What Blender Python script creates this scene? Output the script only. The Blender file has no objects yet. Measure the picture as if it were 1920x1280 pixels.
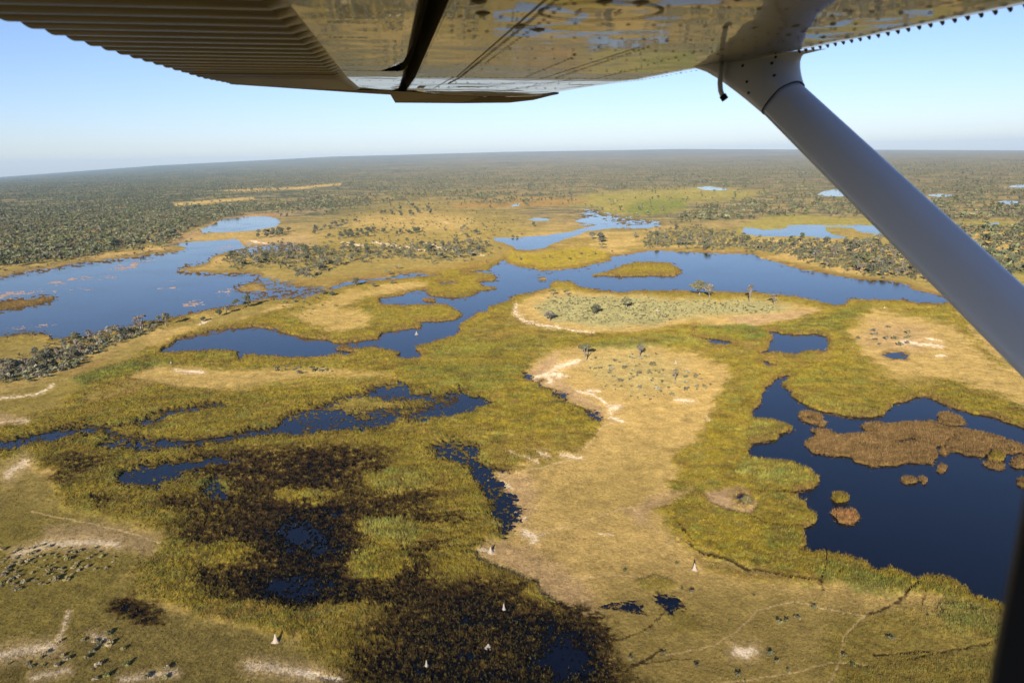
import bpy, math, random
import numpy as np
from mathutils import Vector, Matrix

# ------------------------------------------------------------------ camera, sky, sun, exposure
scene = bpy.context.scene
COL = scene.collection
W0, H0 = 1920.0, 1280.0
FPX = 1440.0                     # focal length in photograph pixels (27 mm on a 36 mm wide frame)
ALT = 120.0                      # flying height above the water, metres
PITCH = math.radians(13.31)
ROLL = math.radians(1.346)
FWD = np.array([0, math.cos(PITCH), -math.sin(PITCH)])
_r0 = np.array([1.0, 0, 0]); _u0 = np.array([0, math.sin(PITCH), math.cos(PITCH)])
RGT = math.cos(ROLL) * _r0 - math.sin(ROLL) * _u0
UPV = math.sin(ROLL) * _r0 + math.cos(ROLL) * _u0
CAM = np.array([0.0, 0.0, ALT])

cam_data = bpy.data.cameras.new("camera")
cam = bpy.data.objects.new("camera", cam_data)
COL.objects.link(cam)
cam_data.sensor_width = 36.0
cam_data.lens = 36.0 * FPX / W0
cam_data.clip_start = 0.03
cam_data.clip_end = 200000.0
cam_data.dof.use_dof = True
cam_data.dof.focus_distance = 60.0
cam_data.dof.aperture_fstop = 7.5
m = Matrix.Identity(4)
for i in range(3):
    m[i][0] = RGT[i]; m[i][1] = UPV[i]; m[i][2] = -FWD[i]; m[i][3] = CAM[i]
cam.matrix_world = m
scene.camera = cam

SUN_EL = math.radians(19.0)
SUN_TO = math.radians(13.3)      # the sunlight travels towards this bearing (right of straight ahead)
world = bpy.data.worlds.new("World"); scene.world = world
world.use_nodes = True
wn = world.node_tree.nodes; wl = world.node_tree.links
bg = wn["Background"]
sky = wn.new("ShaderNodeTexSky"); sky.sky_type = 'NISHITA'
sky.sun_disc = False
sky.sun_elevation = SUN_EL
sky.sun_rotation = SUN_TO + math.pi   # sun stands behind the camera, a little to the left
sky.altitude = 900.0
sky.air_density = 1.0; sky.dust_density = 0.7; sky.ozone_density = 4.0
tint = wn.new("ShaderNodeMix"); tint.data_type = 'RGBA'; tint.blend_type = 'MULTIPLY'; tint.inputs[0].default_value = 1.0
wl.new(sky.outputs[0], tint.inputs[6]); tint.inputs[7].default_value = (1.03, .93, 1.03, 1)
wl.new(tint.outputs[2], bg.inputs[0])
bg.inputs[1].default_value = 0.077

sun_data = bpy.data.lights.new("sun", 'SUN')
sun = bpy.data.objects.new("sun", sun_data); COL.objects.link(sun)
sun_data.energy = 4.4; sun_data.angle = math.radians(0.6); sun_data.color = (1.0, 0.90, 0.77)
SUN_DIR = Vector((math.sin(SUN_TO) * math.cos(SUN_EL), math.cos(SUN_TO) * math.cos(SUN_EL), -math.sin(SUN_EL)))
sun.rotation_euler = SUN_DIR.to_track_quat('-Z', 'Y').to_euler()

vs = scene.view_settings
vs.view_transform = 'Standard'; vs.look = 'None'; vs.exposure = 1.0; vs.gamma = 1.0
scene.cycles.use_denoising = True
scene.cycles.max_bounces = 6
scene.cycles.diffuse_bounces = 2; scene.cycles.glossy_bounces = 3; scene.cycles.transmission_bounces = 2
scene.cycles.volume_bounces = 0; scene.cycles.transparent_max_bounces = 4
scene.cycles.sample_clamp_indirect = 4.0
scene.cycles.caustics_reflective = False; scene.cycles.caustics_refractive = False

# ------------------------------------------------------------------ small helpers
def lin(c):
    c = np.asarray(c, float) / 255.0
    return np.where(c <= 0.04045, c / 12.92, ((c + 0.055) / 1.055) ** 2.4)

def tag(o, label=None, cat=None, group=None, kind=None):
    if label: o["label"] = label
    if cat: o["category"] = cat
    if group: o["group"] = group
    if kind: o["kind"] = kind
    return o

def make_mesh(name, verts, faces, mats=(), smooth=False, mat_idx=None):
    me = bpy.data.meshes.new(name)
    me.from_pydata([tuple(map(float, v)) for v in verts], [], [tuple(int(i) for i in f) for f in faces])
    for mm in mats: me.materials.append(mm)
    if mat_idx is not None:
        me.polygons.foreach_set("material_index", np.asarray(mat_idx, np.int32))
    if smooth:
        me.polygons.foreach_set("use_smooth", np.ones(len(me.polygons), bool))
    me.update()
    return me

def fast_mesh(name, V, Fq, mat, smooth=False, color=None):
    """numpy verts (n,3) and equal-sided faces (m,k) -> mesh"""
    me = bpy.data.meshes.new(name)
    V = np.asarray(V, np.float32); Fq = np.asarray(Fq, np.int32)
    me.vertices.add(len(V)); me.vertices.foreach_set("co", V.ravel())
    k = Fq.shape[1]
    me.loops.add(Fq.size); me.loops.foreach_set("vertex_index", Fq.ravel())
    me.polygons.add(len(Fq)); me.polygons.foreach_set("loop_start", np.arange(0, Fq.size, k, dtype=np.int32))
    if smooth: me.polygons.foreach_set("use_smooth", np.ones(len(Fq), bool))
    me.update(calc_edges=True)
    if color is not None:
        at = me.attributes.new("albedo", 'FLOAT_COLOR', 'POINT')
        c4 = np.ones((len(V), 4), np.float32); c4[:, :3] = color
        at.data.foreach_set("color", c4.ravel())
    if mat: me.materials.append(mat)
    return me

def link(name, me, parent=None, loc=None):
    o = bpy.data.objects.new(name, me); COL.objects.link(o)
    if parent is not None: o.parent = parent
    if loc is not None: o.location = loc
    return o

# pixel (1920x1280 photograph) <-> ground ; the far plain rises and dips a little with bearing
_AZ = np.radians([-44, -33.7, -24, -12.5, 0, 12.5, 24, 33.7, 44])
_DL = np.array([-0.8, -0.16, 0.42, 0.79, 0.85, 0.74, 0.37, 0.05, -0.3])   # degrees of far rise
def far_rise(x, y):
    r = np.hypot(x, y); az = np.arctan2(x, y)
    d = np.interp(az, _AZ, _DL)
    t = np.clip((r - 2600.0) / 22000.0, 0, 1)
    t = t ** 0.8 * (1.0 - 0.0 * t)
    return np.tan(np.radians(d)) * np.maximum(r - 2600.0, 0) * t

def pix_ray(px, py):
    px = np.asarray(px, float); py = np.asarray(py, float)
    d = FWD + RGT * ((px - 960) / FPX)[..., None] + UPV * ((640 - py) / FPX)[..., None]
    return d / np.linalg.norm(d, axis=-1, keepdims=True)

_RT = np.geomspace(60, 30000, 1500)
def ground(px, py, z=0.0):
    d = pix_ray(px, py)
    if d.ndim == 1:
        a = math.atan2(d[0], d[1]); hz = math.hypot(d[0], d[1])
        if d[2] < -0.045:
            r = (ALT - z) / (-d[2]) * hz
        else:
            zz = far_rise(np.sin(a) * _RT, np.cos(a) * _RT)
            r = float(np.interp(d[2] / hz, (zz - ALT) / _RT, _RT))
        return np.array([math.sin(a) * r, math.cos(a) * r, z])
    return np.array([ground(p, q, z) for p, q in zip(np.ravel(px), np.ravel(py))])

def project(P):
    D = P - CAM
    w = D @ FWD
    w = np.where(w < 1e-3, 1e-3, w)
    return 960 + FPX * (D @ RGT) / w, 640 - FPX * (D @ UPV) / w, (D @ FWD)

# value noise -----------------------------------------------------
def _hash(ix, iy, seed):
    h = (ix.astype(np.int64) * 374761393 + iy.astype(np.int64) * 668265263 + seed * 1442695041) & 0xFFFFFFFF
    h = ((h ^ (h >> 13)) * 1274126177) & 0xFFFFFFFF
    return ((h ^ (h >> 16)) & 0xFFFF).astype(np.float32) / 65535.0

def vnoise(x, y, seed=0):
    ix = np.floor(x); iy = np.floor(y)
    fx = (x - ix).astype(np.float32); fy = (y - iy).astype(np.float32)
    ix = ix.astype(np.int64); iy = iy.astype(np.int64)
    fx = fx * fx * (3 - 2 * fx); fy = fy * fy * (3 - 2 * fy)
    a = _hash(ix, iy, seed); b = _hash(ix + 1, iy, seed); c = _hash(ix, iy + 1, seed); d = _hash(ix + 1, iy + 1, seed)
    return (a + (b - a) * fx) * (1 - fy) + (c + (d - c) * fx) * fy

def fbm(x, y, oct=4, seed=0, gain=0.5):
    s = 0; a = 1.0; t = 0
    for o in range(oct):
        s = s + a * vnoise(x * 2 ** o + 17.3 * o, y * 2 ** o - 9.1 * o, seed + o * 31); t += a; a *= gain
    return s / t

def ridged(x, y, oct=3, seed=0):
    s = 0; a = 1.0; t = 0
    for o in range(oct):
        s = s + a * (1 - np.abs(2 * vnoise(x * 2 ** o + 5.7 * o, y * 2 ** o + 3.3 * o, seed + o * 57) - 1)); t += a; a *= 0.55
    return s / t

def sstep(a, b, x):
    t = np.clip((x - a) / (b - a), 0, 1)
    return t * t * (3 - 2 * t)

def sdf_poly(u, v, pts):
    """signed distance (positive inside) of points to a closed polygon"""
    pts = np.asarray(pts, np.float32); n = len(pts)
    d2 = np.full(u.shape, 1e12, np.float32); ins = np.zeros(u.shape, bool)
    for i in range(n):
        ax, ay = pts[i]; bx, by = pts[(i + 1) % n]
        ex, ey = bx - ax, by - ay
        L = ex * ex + ey * ey + 1e-9
        wx = u - ax; wy = v - ay
        t = np.clip((wx * ex + wy * ey) / L, 0, 1)
        dx = wx - ex * t; dy = wy - ey * t
        np.minimum(d2, dx * dx + dy * dy, out=d2)
        if ay != by:
            c = ((ay > v) != (by > v)) & (wx < ex * wy / (ey if ey != 0 else 1e-9))
            ins ^= c
    d = np.sqrt(d2)
    return np.where(ins, d, -d)

def dist_line(u, v, pts):
    d2 = np.full(u.shape, 1e12, np.float32)
    for (ax, ay), (bx, by) in zip(pts[:-1], pts[1:]):
        ex, ey = bx - ax, by - ay
        t = np.clip(((u - ax) * ex + (v - ay) * ey) / (ex * ex + ey * ey + 1e-9), 0, 1)
        np.minimum(d2, (u - ax - ex * t) ** 2 + (v - ay - ey * t) ** 2, out=d2)
    return np.sqrt(d2)

def ell(cx, cy, rx, ry, n=14, rot=0.0):
    rot = math.radians(rot)
    out = []
    for k in range(n):
        a = 2 * math.pi * k / n
        x, y = rx * math.cos(a), ry * math.sin(a)
        out.append((cx + x * math.cos(rot) - y * math.sin(rot), cy + x * math.sin(rot) + y * math.cos(rot)))
    return out

# ------------------------------------------------------------------ node helpers
def new_mat(name):
    mt = bpy.data.materials.new(name); mt.use_nodes = True
    nt = mt.node_tree
    return mt, nt.nodes, nt.links, nt.nodes["Principled BSDF"]

def n_noise(N, scale, detail=3, rough=0.55, coord=None, L=None):
    t = N.new("ShaderNodeTexNoise"); t.inputs["Scale"].default_value = scale
    t.inputs["Detail"].default_value = detail; t.inputs["Roughness"].default_value = rough
    if coord is not None: L.new(coord, t.inputs["Vector"])
    return t

def n_range(N, L, src, a, b, c, d):
    r = N.new("ShaderNodeMapRange"); L.new(src, r.inputs[0])
    for i, vv in zip((1, 2, 3, 4), (a, b, c, d)): r.inputs[i].default_value = vv
    return r.outputs[0]
# ------------------------------------------------------------------ terrain outlines, traced on the ground
WATER = {
 'lake_left': [(-160,560),(-160,520),(0,521),(33,513),(100,502),(153,493),(213,486),(267,480),(307,475),(345,470),(352,464),(325,459),(360,454),(400,452),(443,449),(450,455),(457,463),(433,470),(407,477),(397,482),(390,493),(363,498),(337,505),(340,509),(367,511),(400,513),(450,512),(490,515),(483,527),(460,535),(443,540),(452,546),(483,548),(523,547),(520,553),(483,563),(467,569),(430,577),(383,584),(350,592),(320,599),(283,603),(250,611),(217,620),(183,627),(150,634),(100,637),(85,625),(40,626),(0,632),(-160,660)],
 'lake_north': [(377,431),(400,421),(417,412),(467,407),(493,406),(520,410),(525,417),(513,425),(483,430),(457,433),(430,435),(403,435),(383,437)],
 'channel': [(297,662),(307,653),(333,640),(360,630),(393,622),(433,616),(477,612),(497,614),(520,617),(533,623),(547,628),(573,634),(613,634),(623,642),(640,643),(673,638),(707,635),(723,623),(750,617),(787,615),(793,608),(783,603),(820,602),(853,598),(868,592),(857,582),(840,573),(820,570),(773,572),(733,572),(717,573),(708,567),(717,560),(750,552),(777,545),(803,543),(800,548),(813,555),(840,558),(873,558),(893,552),(902,545),(930,542),(925,538),(903,537),(900,532),(897,528),(927,525),(932,518),(920,513),(893,512),(867,511),(890,508),(917,507),(920,502),(933,493),(945,487),(953,493),(973,500),(1003,503),(1010,508),(1040,507),(1083,503),(1107,498),(1120,493),(1150,487),(1140,482),(1173,478),(1207,472),(1233,470),(1280,472),(1330,475),(1413,476),(1423,483),(1453,492),(1493,502),(1527,510),(1580,520),(1613,525),(1670,528),(1703,537),(1717,545),(1757,552),(1800,566),(1773,570),(1730,569),(1680,563),(1630,562),(1590,563),(1585,570),(1567,573),(1540,568),(1513,562),(1480,555),(1447,551),(1413,549),(1347,548),(1280,547),(1240,547),(1190,547),(1160,548),(1130,546),(1107,542),(1083,537),(1073,529),(1050,527),(1037,528),(1032,535),(1033,540),(1007,547),(973,553),(957,562),(937,570),(917,577),(913,585),(893,587),(890,593),(870,603),(862,613),(863,620),(857,630),(827,637),(803,647),(783,648),(782,657),(792,667),(787,673),(760,675),(750,672),(747,663),(723,655),(693,650),(668,655),(664,663),(650,667),(633,665),(610,669),(567,672),(533,670),(487,667),(470,664),(460,668),(446,676),(443,668),(447,660),(400,658),(350,660),(323,662)],
 'creek': [(608,543),(640,531),(667,526),(730,520),(750,515),(787,513),(823,516),(790,519),(740,523),(690,529),(650,536),(620,543)],
 'creek_pool': [(822,530),(850,527),(856,529),(830,533)],
 'inlet': [(483,547),(523,546),(560,543),(600,540),(610,544),(580,552),(530,556),(483,562)],
 'lagoon_mid': [(925,446),(973,446),(1023,442),(1073,435),(1100,427),(1125,422),(1163,421),(1160,426),(1120,431),(1100,433),(1083,441),(1057,448),(1033,458),(1017,466),(993,468),(967,467),(962,460),(945,455),(930,452)],
 'lagoon_mid_a': [(993,411),(1010,409),(1030,411),(1028,414),(1000,414)],
 'lagoon_mid_b': [(1090,411),(1110,407),(1130,408),(1128,413),(1160,418),(1150,421),(1110,419),(1080,415)],
 'lagoon_mid_c': [(957,384),(975,382),(972,386),(960,387)],
 'lagoon_mid_d': [(1170,424),(1230,421),(1240,424),(1190,428)],
 'lagoon_right': [(1390,437),(1395,427),(1413,427),(1427,431),(1467,430),(1477,427),(1477,423),(1513,422),(1567,423),(1613,422),(1640,423),(1690,426),(1700,436),(1633,438),(1613,435),(1600,428),(1580,426),(1547,425),(1550,433),(1563,440),(1590,445),(1567,447),(1540,446),(1513,443),(1467,443),(1420,443)],
 'pool_right': [(1637,441),(1657,439),(1675,441),(1650,443)],
 'far_pool_a': [(1533,365),(1545,359),(1567,356),(1585,360),(1590,367),(1560,368)],
 'far_pool_b': [(1306,352),(1330,350),(1367,355),(1350,357),(1320,356)],
 'far_pool_c': [(1843,423),(1852,419),(1875,417),(1868,422),(1850,425)],
 'far_pool_d': [(1740,366),(1765,364),(1790,367),(1760,369)],
 'far_pool_e': [(1872,378),(1890,377),(1925,380),(1890,383)],
 'far_pool_f': [(1890,350),(1910,347),(1960,349),(1920,352)],
 'pond_mid': [(1440,622),(1460,622),(1467,627),(1497,629),(1512,628),(1527,625),(1547,632),(1555,638),(1552,647),(1552,660),(1533,658),(1510,660),(1498,667),(1477,665),(1450,662),(1423,664),(1437,658),(1443,650),(1442,645),(1450,638),(1447,630)],
 'pond_thin': [(1296,628),(1313,632),(1340,636),(1367,641),(1381,644),(1343,648),(1325,641),(1305,634)],
 'pond_dot': [(1300,616),(1303,611),(1307,616),(1304,619)],
 'pond_low': [(1422,680),(1435,678),(1453,683),(1456,688),(1440,686)],
 'waterhole': ell(1394, 936, 15, 10, rot=12),
 'pond_round': [(1656,664),(1664,660),(1675,661),(1687,660),(1703,667),(1700,673),(1673,672)],
 'lake_near': [(1470,703),(1484,705),(1466,720),(1480,733),(1487,747),(1515,760),(1550,773),(1590,780),(1630,781),(1655,776),(1664,768),(1675,758),(1705,748),(1735,742),(1780,759),(1820,774),(1870,783),(1895,793),(1920,803),(2010,840),(2060,1000),(2010,1150),(1950,1150),(1875,1133),(1820,1120),(1810,1105),(1785,1085),(1760,1080),(1730,1085),(1720,1093),(1705,1080),(1675,1067),(1640,1070),(1625,1057),(1590,1045),(1550,1037),(1505,1035),(1512,1015),(1505,1000),(1507,990),(1525,980),(1528,967),(1515,955),(1512,942),(1490,927),(1487,920),(1525,915),(1534,900),(1520,885),(1490,868),(1445,865),(1402,860),(1405,830),(1455,821),(1457,812),(1485,806),(1475,797),(1445,790),(1410,785),(1405,770),(1427,755),(1430,735),(1450,715)],
}
ISLETS = [   # outline, class, reed height
 ([(-160,590),(-160,575),(0,569),(40,564),(90,557),(107,559),(85,568),(50,574),(0,582)], 'sedge', .5),
 ([(1110,517),(1140,510),(1163,500),(1190,493),(1223,492),(1253,495),(1270,502),(1278,512),(1263,518),(1207,517),(1158,518)], 'reed', 1.3),
 (ell(1016,523,7,1.8), 'sedge', .8), (ell(805,563,12,3), 'sedge', .8), (ell(652,655,22,3), 'sedge', .8),
 ([(1510,832),(1517,824),(1532,818),(1522,807),(1550,807),(1575,817),(1600,815),(1640,812),(1620,805),(1616,799),(1625,795),(1660,795),(1710,792),(1745,790),(1770,800),(1830,810),(1880,822),(1920,838),(1980,850),(1960,862),(1918,848),(1870,850),(1840,856),(1810,850),(1770,840),(1752,835),(1755,855),(1747,870),(1705,865),(1675,872),(1630,875),(1605,865),(1600,857),(1560,855),(1525,850)], 'papyrus', .6),
 (ell(1783,787,27,11,rot=12), 'papyrus', .6), (ell(1521,784,21,10,rot=10), 'papyrus', .6), (ell(1537,795,8,4), 'papyrus', .6),
 (ell(1764,878,8,7), 'papyrus', .6), (ell(1704,902,13,6,rot=8), 'papyrus', .6), (ell(1728,902,6,5), 'papyrus', .5),
 ([(1555,962),(1566,957),(1600,958),(1611,972),(1600,983),(1575,978)], 'orange', .7),
 (ell(1574,935,14,7), 'reed', 1.3), (ell(1400,940,13,7.5,rot=10), 'shrub', .4), (ell(1863,873,18,6,rot=5), 'papyrus', .6), (ell(1868,857,14,8), 'reed', 1.2),
 (ell(1910,868,16,9), 'papyrus', .6), (ell(1925,905,20,9), 'papyrus', .6), (ell(1768,846,8,5), 'papyrus', .6),
]
HOLES = [ [(1672,826),(1690,824),(1715,821),(1722,827),(1700,831),(1688,834)], ell(1519,784,9,3.5,rot=10),
          [(1806,812),(1790,820),(1776,832),(1772,842),(1766,838),(1778,822),(1795,814)] ]

C = {k: lin(v) for k, v in dict(
 grass=(147,129,70), dry=(182,154,92), olive=(130,116,54), reed=(137,120,43), yreed=(153,135,42), green=(98,114,50), low=(116,102,54),  # low: grass tone darkened to imitate light falling off in the foreground
 pale=(150,150,72), sedge=(142,116,60), orange=(170,124,76), papyrus=(138,110,66), marsh=(82,66,28), brown=(52,37,22), black=(15,11,7),
 sand=(250,232,204), bare=(168,142,106), path=(205,176,128), shrub=(160,154,104), forest=(82,87,66), farwood=(104,99,76),
 meadow=(146,135,72), rust=(150,122,72), float=(160,140,130), edge=(116,92,52), mud=(58,44,34), pinkbare=(176,146,108)).items()}
KALB = 0.62

# painted zones of the ground: (class, outline, feather px, strength, [noise scale, threshold] or None)
ZONES = [
 ('grass', [(560,480),(640,400),(800,370),(960,395),(1000,430),(920,470),(700,470)], 40, .8, None),
 ('grass', [(440,520),(480,470),(560,450),(760,450),(940,455),(960,480),(860,500),(640,520),(540,540)], 10, .8, None),
 ('dry', [(640,425),(690,405),(800,398),(880,408),(900,420),(850,432),(760,432)], 10, .7, None),
 ('bare', [(0,515),(120,495),(300,470),(330,448),(400,420),(440,405),(520,398),(620,392),(560,400),(530,408),(420,408),(390,425),(370,445),(320,465),(160,490),(0,521)], 5, .75, None),
 ('orange', [(330,448),(370,440),(400,415),(460,404),(530,402),(525,406),(470,407),(415,413),(385,432)], 4, .5, None),
 ('bare', [(480,448),(560,440),(600,455),(560,470),(480,470),(440,452)], 10, .5, None),
 ('dry', [(325,381),(400,375),(475,369),(478,373),(400,381),(330,388)], 2, 1, None),
 ('dry', [(405,358),(440,354),(500,353),(560,350),(640,343),(640,347),(560,355),(470,359)], 2, .9, None),
 ('meadow', [(1080,372),(1110,362),(1200,356),(1330,350),(1430,360),(1400,372),(1290,380),(1270,396),(1200,405),(1130,402),(1120,390),(1060,385)], 8, .9, None),
 ('green', [(1170,390),(1200,375),(1280,372),(1290,392),(1230,403),(1180,402)], 8, .6, None),
 ('rust', [(840,384),(900,374),(980,370),(1070,370),(1110,378),(1060,386),(960,389),(860,391)], 4, .9, None),
 ('meadow', [(1370,440),(1395,420),(1430,408),(1480,402),(1640,412),(1720,420),(1740,450),(1700,455),(1640,448),(1600,448),(1540,449),(1420,446)], 6, .95, None),
 ('rust', [(1560,428),(1600,432),(1640,440),(1620,446),(1570,442)], 4, .6, None),
 ('meadow', [(1740,420),(1850,412),(1900,415),(1890,426),(1790,428)], 6, .9, None),
 ('meadow', [(1800,505),(1920,490),(2000,500),(2000,560),(1900,545)], 8, .8, None),
 ('sedge', [(920,490),(940,460),(1000,470),(1060,455),(1110,440),(1100,470),(1160,475),(1210,468),(1300,465),(1420,470),(1520,498),(1640,525),(1760,545),(1790,560),(1740,555),(1700,540),(1580,525),(1440,492),(1400,478),(1240,472),(1150,490),(1100,505),(1000,508)], 6, .4, None),
 ('yreed', [(940,485),(960,470),(1000,475),(1100,462),(1140,475),(1150,488),(1090,502),(1010,508),(960,495)], 6, .8, None),
 # the wide marsh round the channels
 ('reed', [(-160,770),(60,735),(250,660),(330,640),(480,602),(620,560),(650,535),(800,512),(930,485),(935,540),(1030,528),(1300,545),(1500,555),(1790,570),(1830,640),(1990,800),(2050,1200),(1880,1150),(1700,1110),(1500,1090),(1350,1050),(1260,1000),(1230,940),(1270,890),(1250,850),(1300,800),(1340,740),(1330,680),(1200,640),(1010,660),(985,710),(1130,790),(1100,840),(1000,870),(930,890),(975,970),(930,1010),(880,1035),(1000,1090),(1080,1160),(1130,1320),(560,1320),(560,1200),(400,1160),(230,1110),(300,1000),(90,950),(100,880),(-160,850)], 8, 1, None),
 ('reed', [(640,530),(760,525),(830,518),(930,512),(935,545),(860,560),(790,548),(700,570),(600,590),(420,630),(300,660),(330,635),(470,598),(560,570)], 6, .8, None),
 ('dry', [(545,590),(590,572),(650,548),(760,532),(800,536),(760,546),(690,560),(640,580),(700,590),(690,615),(640,625),(580,612)], 8, .85, None),
 ('dry', [(690,540),(750,530),(800,535),(780,542),(720,548)], 5, .7, None),
 # islands of dry grass
 ('dry', [(960,585),(985,560),(1030,545),(1100,550),(1300,562),(1440,562),(1500,570),(1545,582),(1490,600),(1400,616),(1280,610),(1180,626),(1080,622),(1010,608),(968,596)], 6, 1, None),
 ('shrub', [(1000,575),(1040,555),(1100,555),(1300,563),(1440,566),(1490,575),(1440,590),(1300,592),(1220,610),(1120,614),(1040,600)], 8, .9, None),
 ('pinkbare', [(1360,596),(1420,592),(1500,582),(1530,580),(1500,596),(1410,612)], 6, .7, None),
 ('dry', [(985,710),(1015,672),(1080,655),(1200,648),(1300,665),(1370,695),(1345,740),(1330,790),(1300,830),(1262,855),(1250,885),(1265,930),(1228,945),(1250,1005),(1330,1062),(1450,1105),(1560,1112),(1700,1125),(1890,1170),(1900,1330),(1130,1330),(1090,1170),(1010,1100),(890,1048),(895,1030),(960,1010),(990,970),(945,895),(1040,872),(1110,835),(1130,790),(1100,768),(1050,735)], 9, 1, None),
 ('pinkbare', [(985,710),(1010,680),(1050,660),(1035,700),(1090,740),(1135,770),(1130,790),(1090,765),(1040,735)], 6, .8, None),
 ('shrub', [(1090,670),(1200,658),(1280,680),(1300,720),(1200,740),(1120,715)], 20, .35, None),
 ('olive', [(1140,870),(1250,830),(1240,900),(1230,960),(1150,980),(1050,960),(1030,920)], 40, .28, None),
 ('pinkbare', [(930,890),(990,885),(1010,930),(1000,975),(960,1000),(975,960)], 14, .6, None),
 ('pinkbare', [(900,1030),(960,1015),(1010,1040),(1090,1090),(1130,1150),(1080,1160),(1000,1095)], 16, .65, None),
 ('pinkbare', [(1170,960),(1230,930),(1300,920),(1290,935),(1240,950),(1200,985)], 8, .6, None),
 ('olive', [(1140,1120),(1400,1100),(1560,1140),(1880,1180),(1900,1330),(1130,1330)], 40, .45, None),
 ('reed', [(1560,1170),(1700,1140),(1890,1150),(1900,1330),(1600,1330),(1530,1240)], 22, .55, None),
 ('reed', [(1600,1250),(1700,1230),(1890,1250),(1890,1330),(1560,1330)], 14, .6, None),
 ('reed', [(1195,1090),(1225,1078),(1270,1095),(1250,1112),(1205,1108)], 6, .7, None),
 ('reed', [(1240,1150),(1300,1140),(1320,1180),(1270,1190)], 10, .5, None),
 ('pinkbare', [(1320,925),(1395,915),(1420,945),(1410,968),(1360,958),(1330,945)], 3, .95, None),
 ('dry', [(1590,625),(1610,600),(1640,580),(1700,590),(1790,612),(1860,680),(1990,770),(1990,800),(1900,752),(1790,715),(1690,705),(1620,670)], 10, .95, None),
 ('pinkbare', [(1610,640),(1640,600),(1720,610),(1760,640),(1720,660),(1650,655)], 14, .5, None),
 ('dry', [(1640,690),(1700,690),(1770,700),(1750,720),(1680,725)], 12, .6, None),
 ('dry', [(235,708),(290,685),(430,698),(600,692),(735,702),(752,716),(720,732),(600,726),(450,738),(330,728)], 6, .9, None),
 ('dry', [(590,770),(640,748),(740,742),(745,768),(660,790),(560,795)], 5, .9, None),
 ('grass', [(-160,690),(0,640),(60,632),(110,650),(60,700),(0,725),(-160,770)], 6, 1, None),
 ('grass', [(-160,760),(0,728),(120,690),(260,640),(280,655),(160,720),(110,770),(40,800),(-160,830)], 14, .8, None),
 ('bare', [(-160,800),(0,775),(70,790),(40,800),(-20,806)], 5, .7, None),
 ('rust', [(180,735),(250,710),(290,722),(220,750),(140,765)], 8, .6, None),
 ('rust', [(110,690),(150,675),(215,668),(190,690),(130,715)], 6, .5, None),
 ('green', [(130,712),(200,690),(300,668),(330,676),(240,700),(160,722)], 7, .85, None),
 ('green', [(345,655),(400,650),(447,662),(440,675),(370,672)], 4, .6, None),
 # dry rise in the lower left corner
 ('grass', [(-160,850),(0,862),(40,862),(95,905),(112,950),(230,982),(300,1012),(255,1060),(225,1110),(330,1150),(450,1182),(560,1212),(620,1330),(-160,1330)], 9, 1, None),
 ('low', [(-160,900),(60,930),(120,960),(300,1020),(250,1080),(330,1150),(620,1230),(640,1330),(-160,1330)], 40, .75, None),  # foreground dimming painted into the grass colour, lower left
 ('low', [(1130,1060),(1330,1085),(1560,1125),(1900,1180),(1900,1330),(1100,1330)], 60, .45, None),  # the same light falloff put into the ground colour, lower right
 ('olive', [(-160,960),(120,960),(290,1010),(240,1070),(200,1160),(60,1200),(-160,1200)], 30, .55, None),
 ('bare', [(90,985),(200,985),(300,1005),(280,1040),(200,1020),(90,1010)], 14, .6, None),
 # blends inside the reeds
 ('green', [(800,650),(870,640),(980,640),(1060,640),(1000,660),(900,665),(820,670)], 14, .5, None),
 ('green', [(1090,645),(1200,635),(1300,628),(1300,640),(1200,652),(1110,655)], 8, .6, None),
 ('green', [(1310,612),(1400,610),(1445,622),(1440,638),(1380,640),(1320,628)], 5, .75, None),
 ('green', [(1450,618),(1520,605),(1570,585),(1640,572),(1600,600),(1550,625),(1500,628)], 8, .6, None),
 ('pale', [(1290,632),(1330,640),(1320,652),(1280,645)], 3, .7, None),
 ('yreed', [(1480,690),(1560,660),(1620,690),(1560,720),(1500,720)], 14, .6, None),
 ('sedge', [(1320,650),(1400,640),(1440,650),(1430,662),(1390,660),(1340,660)], 3, .9, None),
 ('sedge', [(1420,668),(1480,668),(1550,665),(1560,640),(1565,650),(1560,672),(1500,680),(1440,678)], 4, .8, None),
 ('sedge', [(870,620),(920,590),(1000,600),(1060,625),(960,640),(880,640)], 14, .45, None),
 ('sedge', [(440,500),(500,530),(620,520),(760,505),(840,500),(920,485),(915,500),(800,510),(650,525),(520,545),(460,540)], 6, .7, None),
 ('yreed', [(880,720),(1000,720),(1100,770),(1120,800),(1040,840),(940,820),(860,780)], 18, .5, None),
 ('green', [(760,690),(870,680),(980,690),(960,720),(860,730),(770,712)], 12, .45, None),
 ('sedge', [(920,820),(1080,800),(1110,830),(1010,870),(930,870)], 12, .45, None),
 ('yreed', [(1330,800),(1400,780),(1400,860),(1340,870),(1290,850)], 12, .5, None),
 ('pale', [(1410,790),(1445,790),(1484,806),(1455,822),(1405,830)], 5, .8, None),
 ('pale', [(1395,862),(1445,865),(1520,885),(1533,900),(1525,915),(1485,920),(1430,905),(1380,890)], 5, .85, None),
 ('pale', [(1490,740),(1540,755),(1600,765),(1650,768),(1655,776),(1630,782),(1590,780),(1515,760)], 4, .85, None),
 ('yreed', [(1240,960),(1330,970),(1480,980),(1500,1030),(1400,1060),(1300,1040)], 16, .5, None),
 ('green', [(1430,1000),(1500,990),(1500,1030),(1440,1040)], 8, .45, None),
 ('sedge', [(1300,1045),(1400,1075),(1530,1085),(1540,1096),(1420,1095),(1320,1070)], 7, .7, None),
 ('green', [(1540,1050),(1640,1085),(1720,1110),(1690,1120),(1600,1110),(1535,1085)], 9, .5, None),
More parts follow.
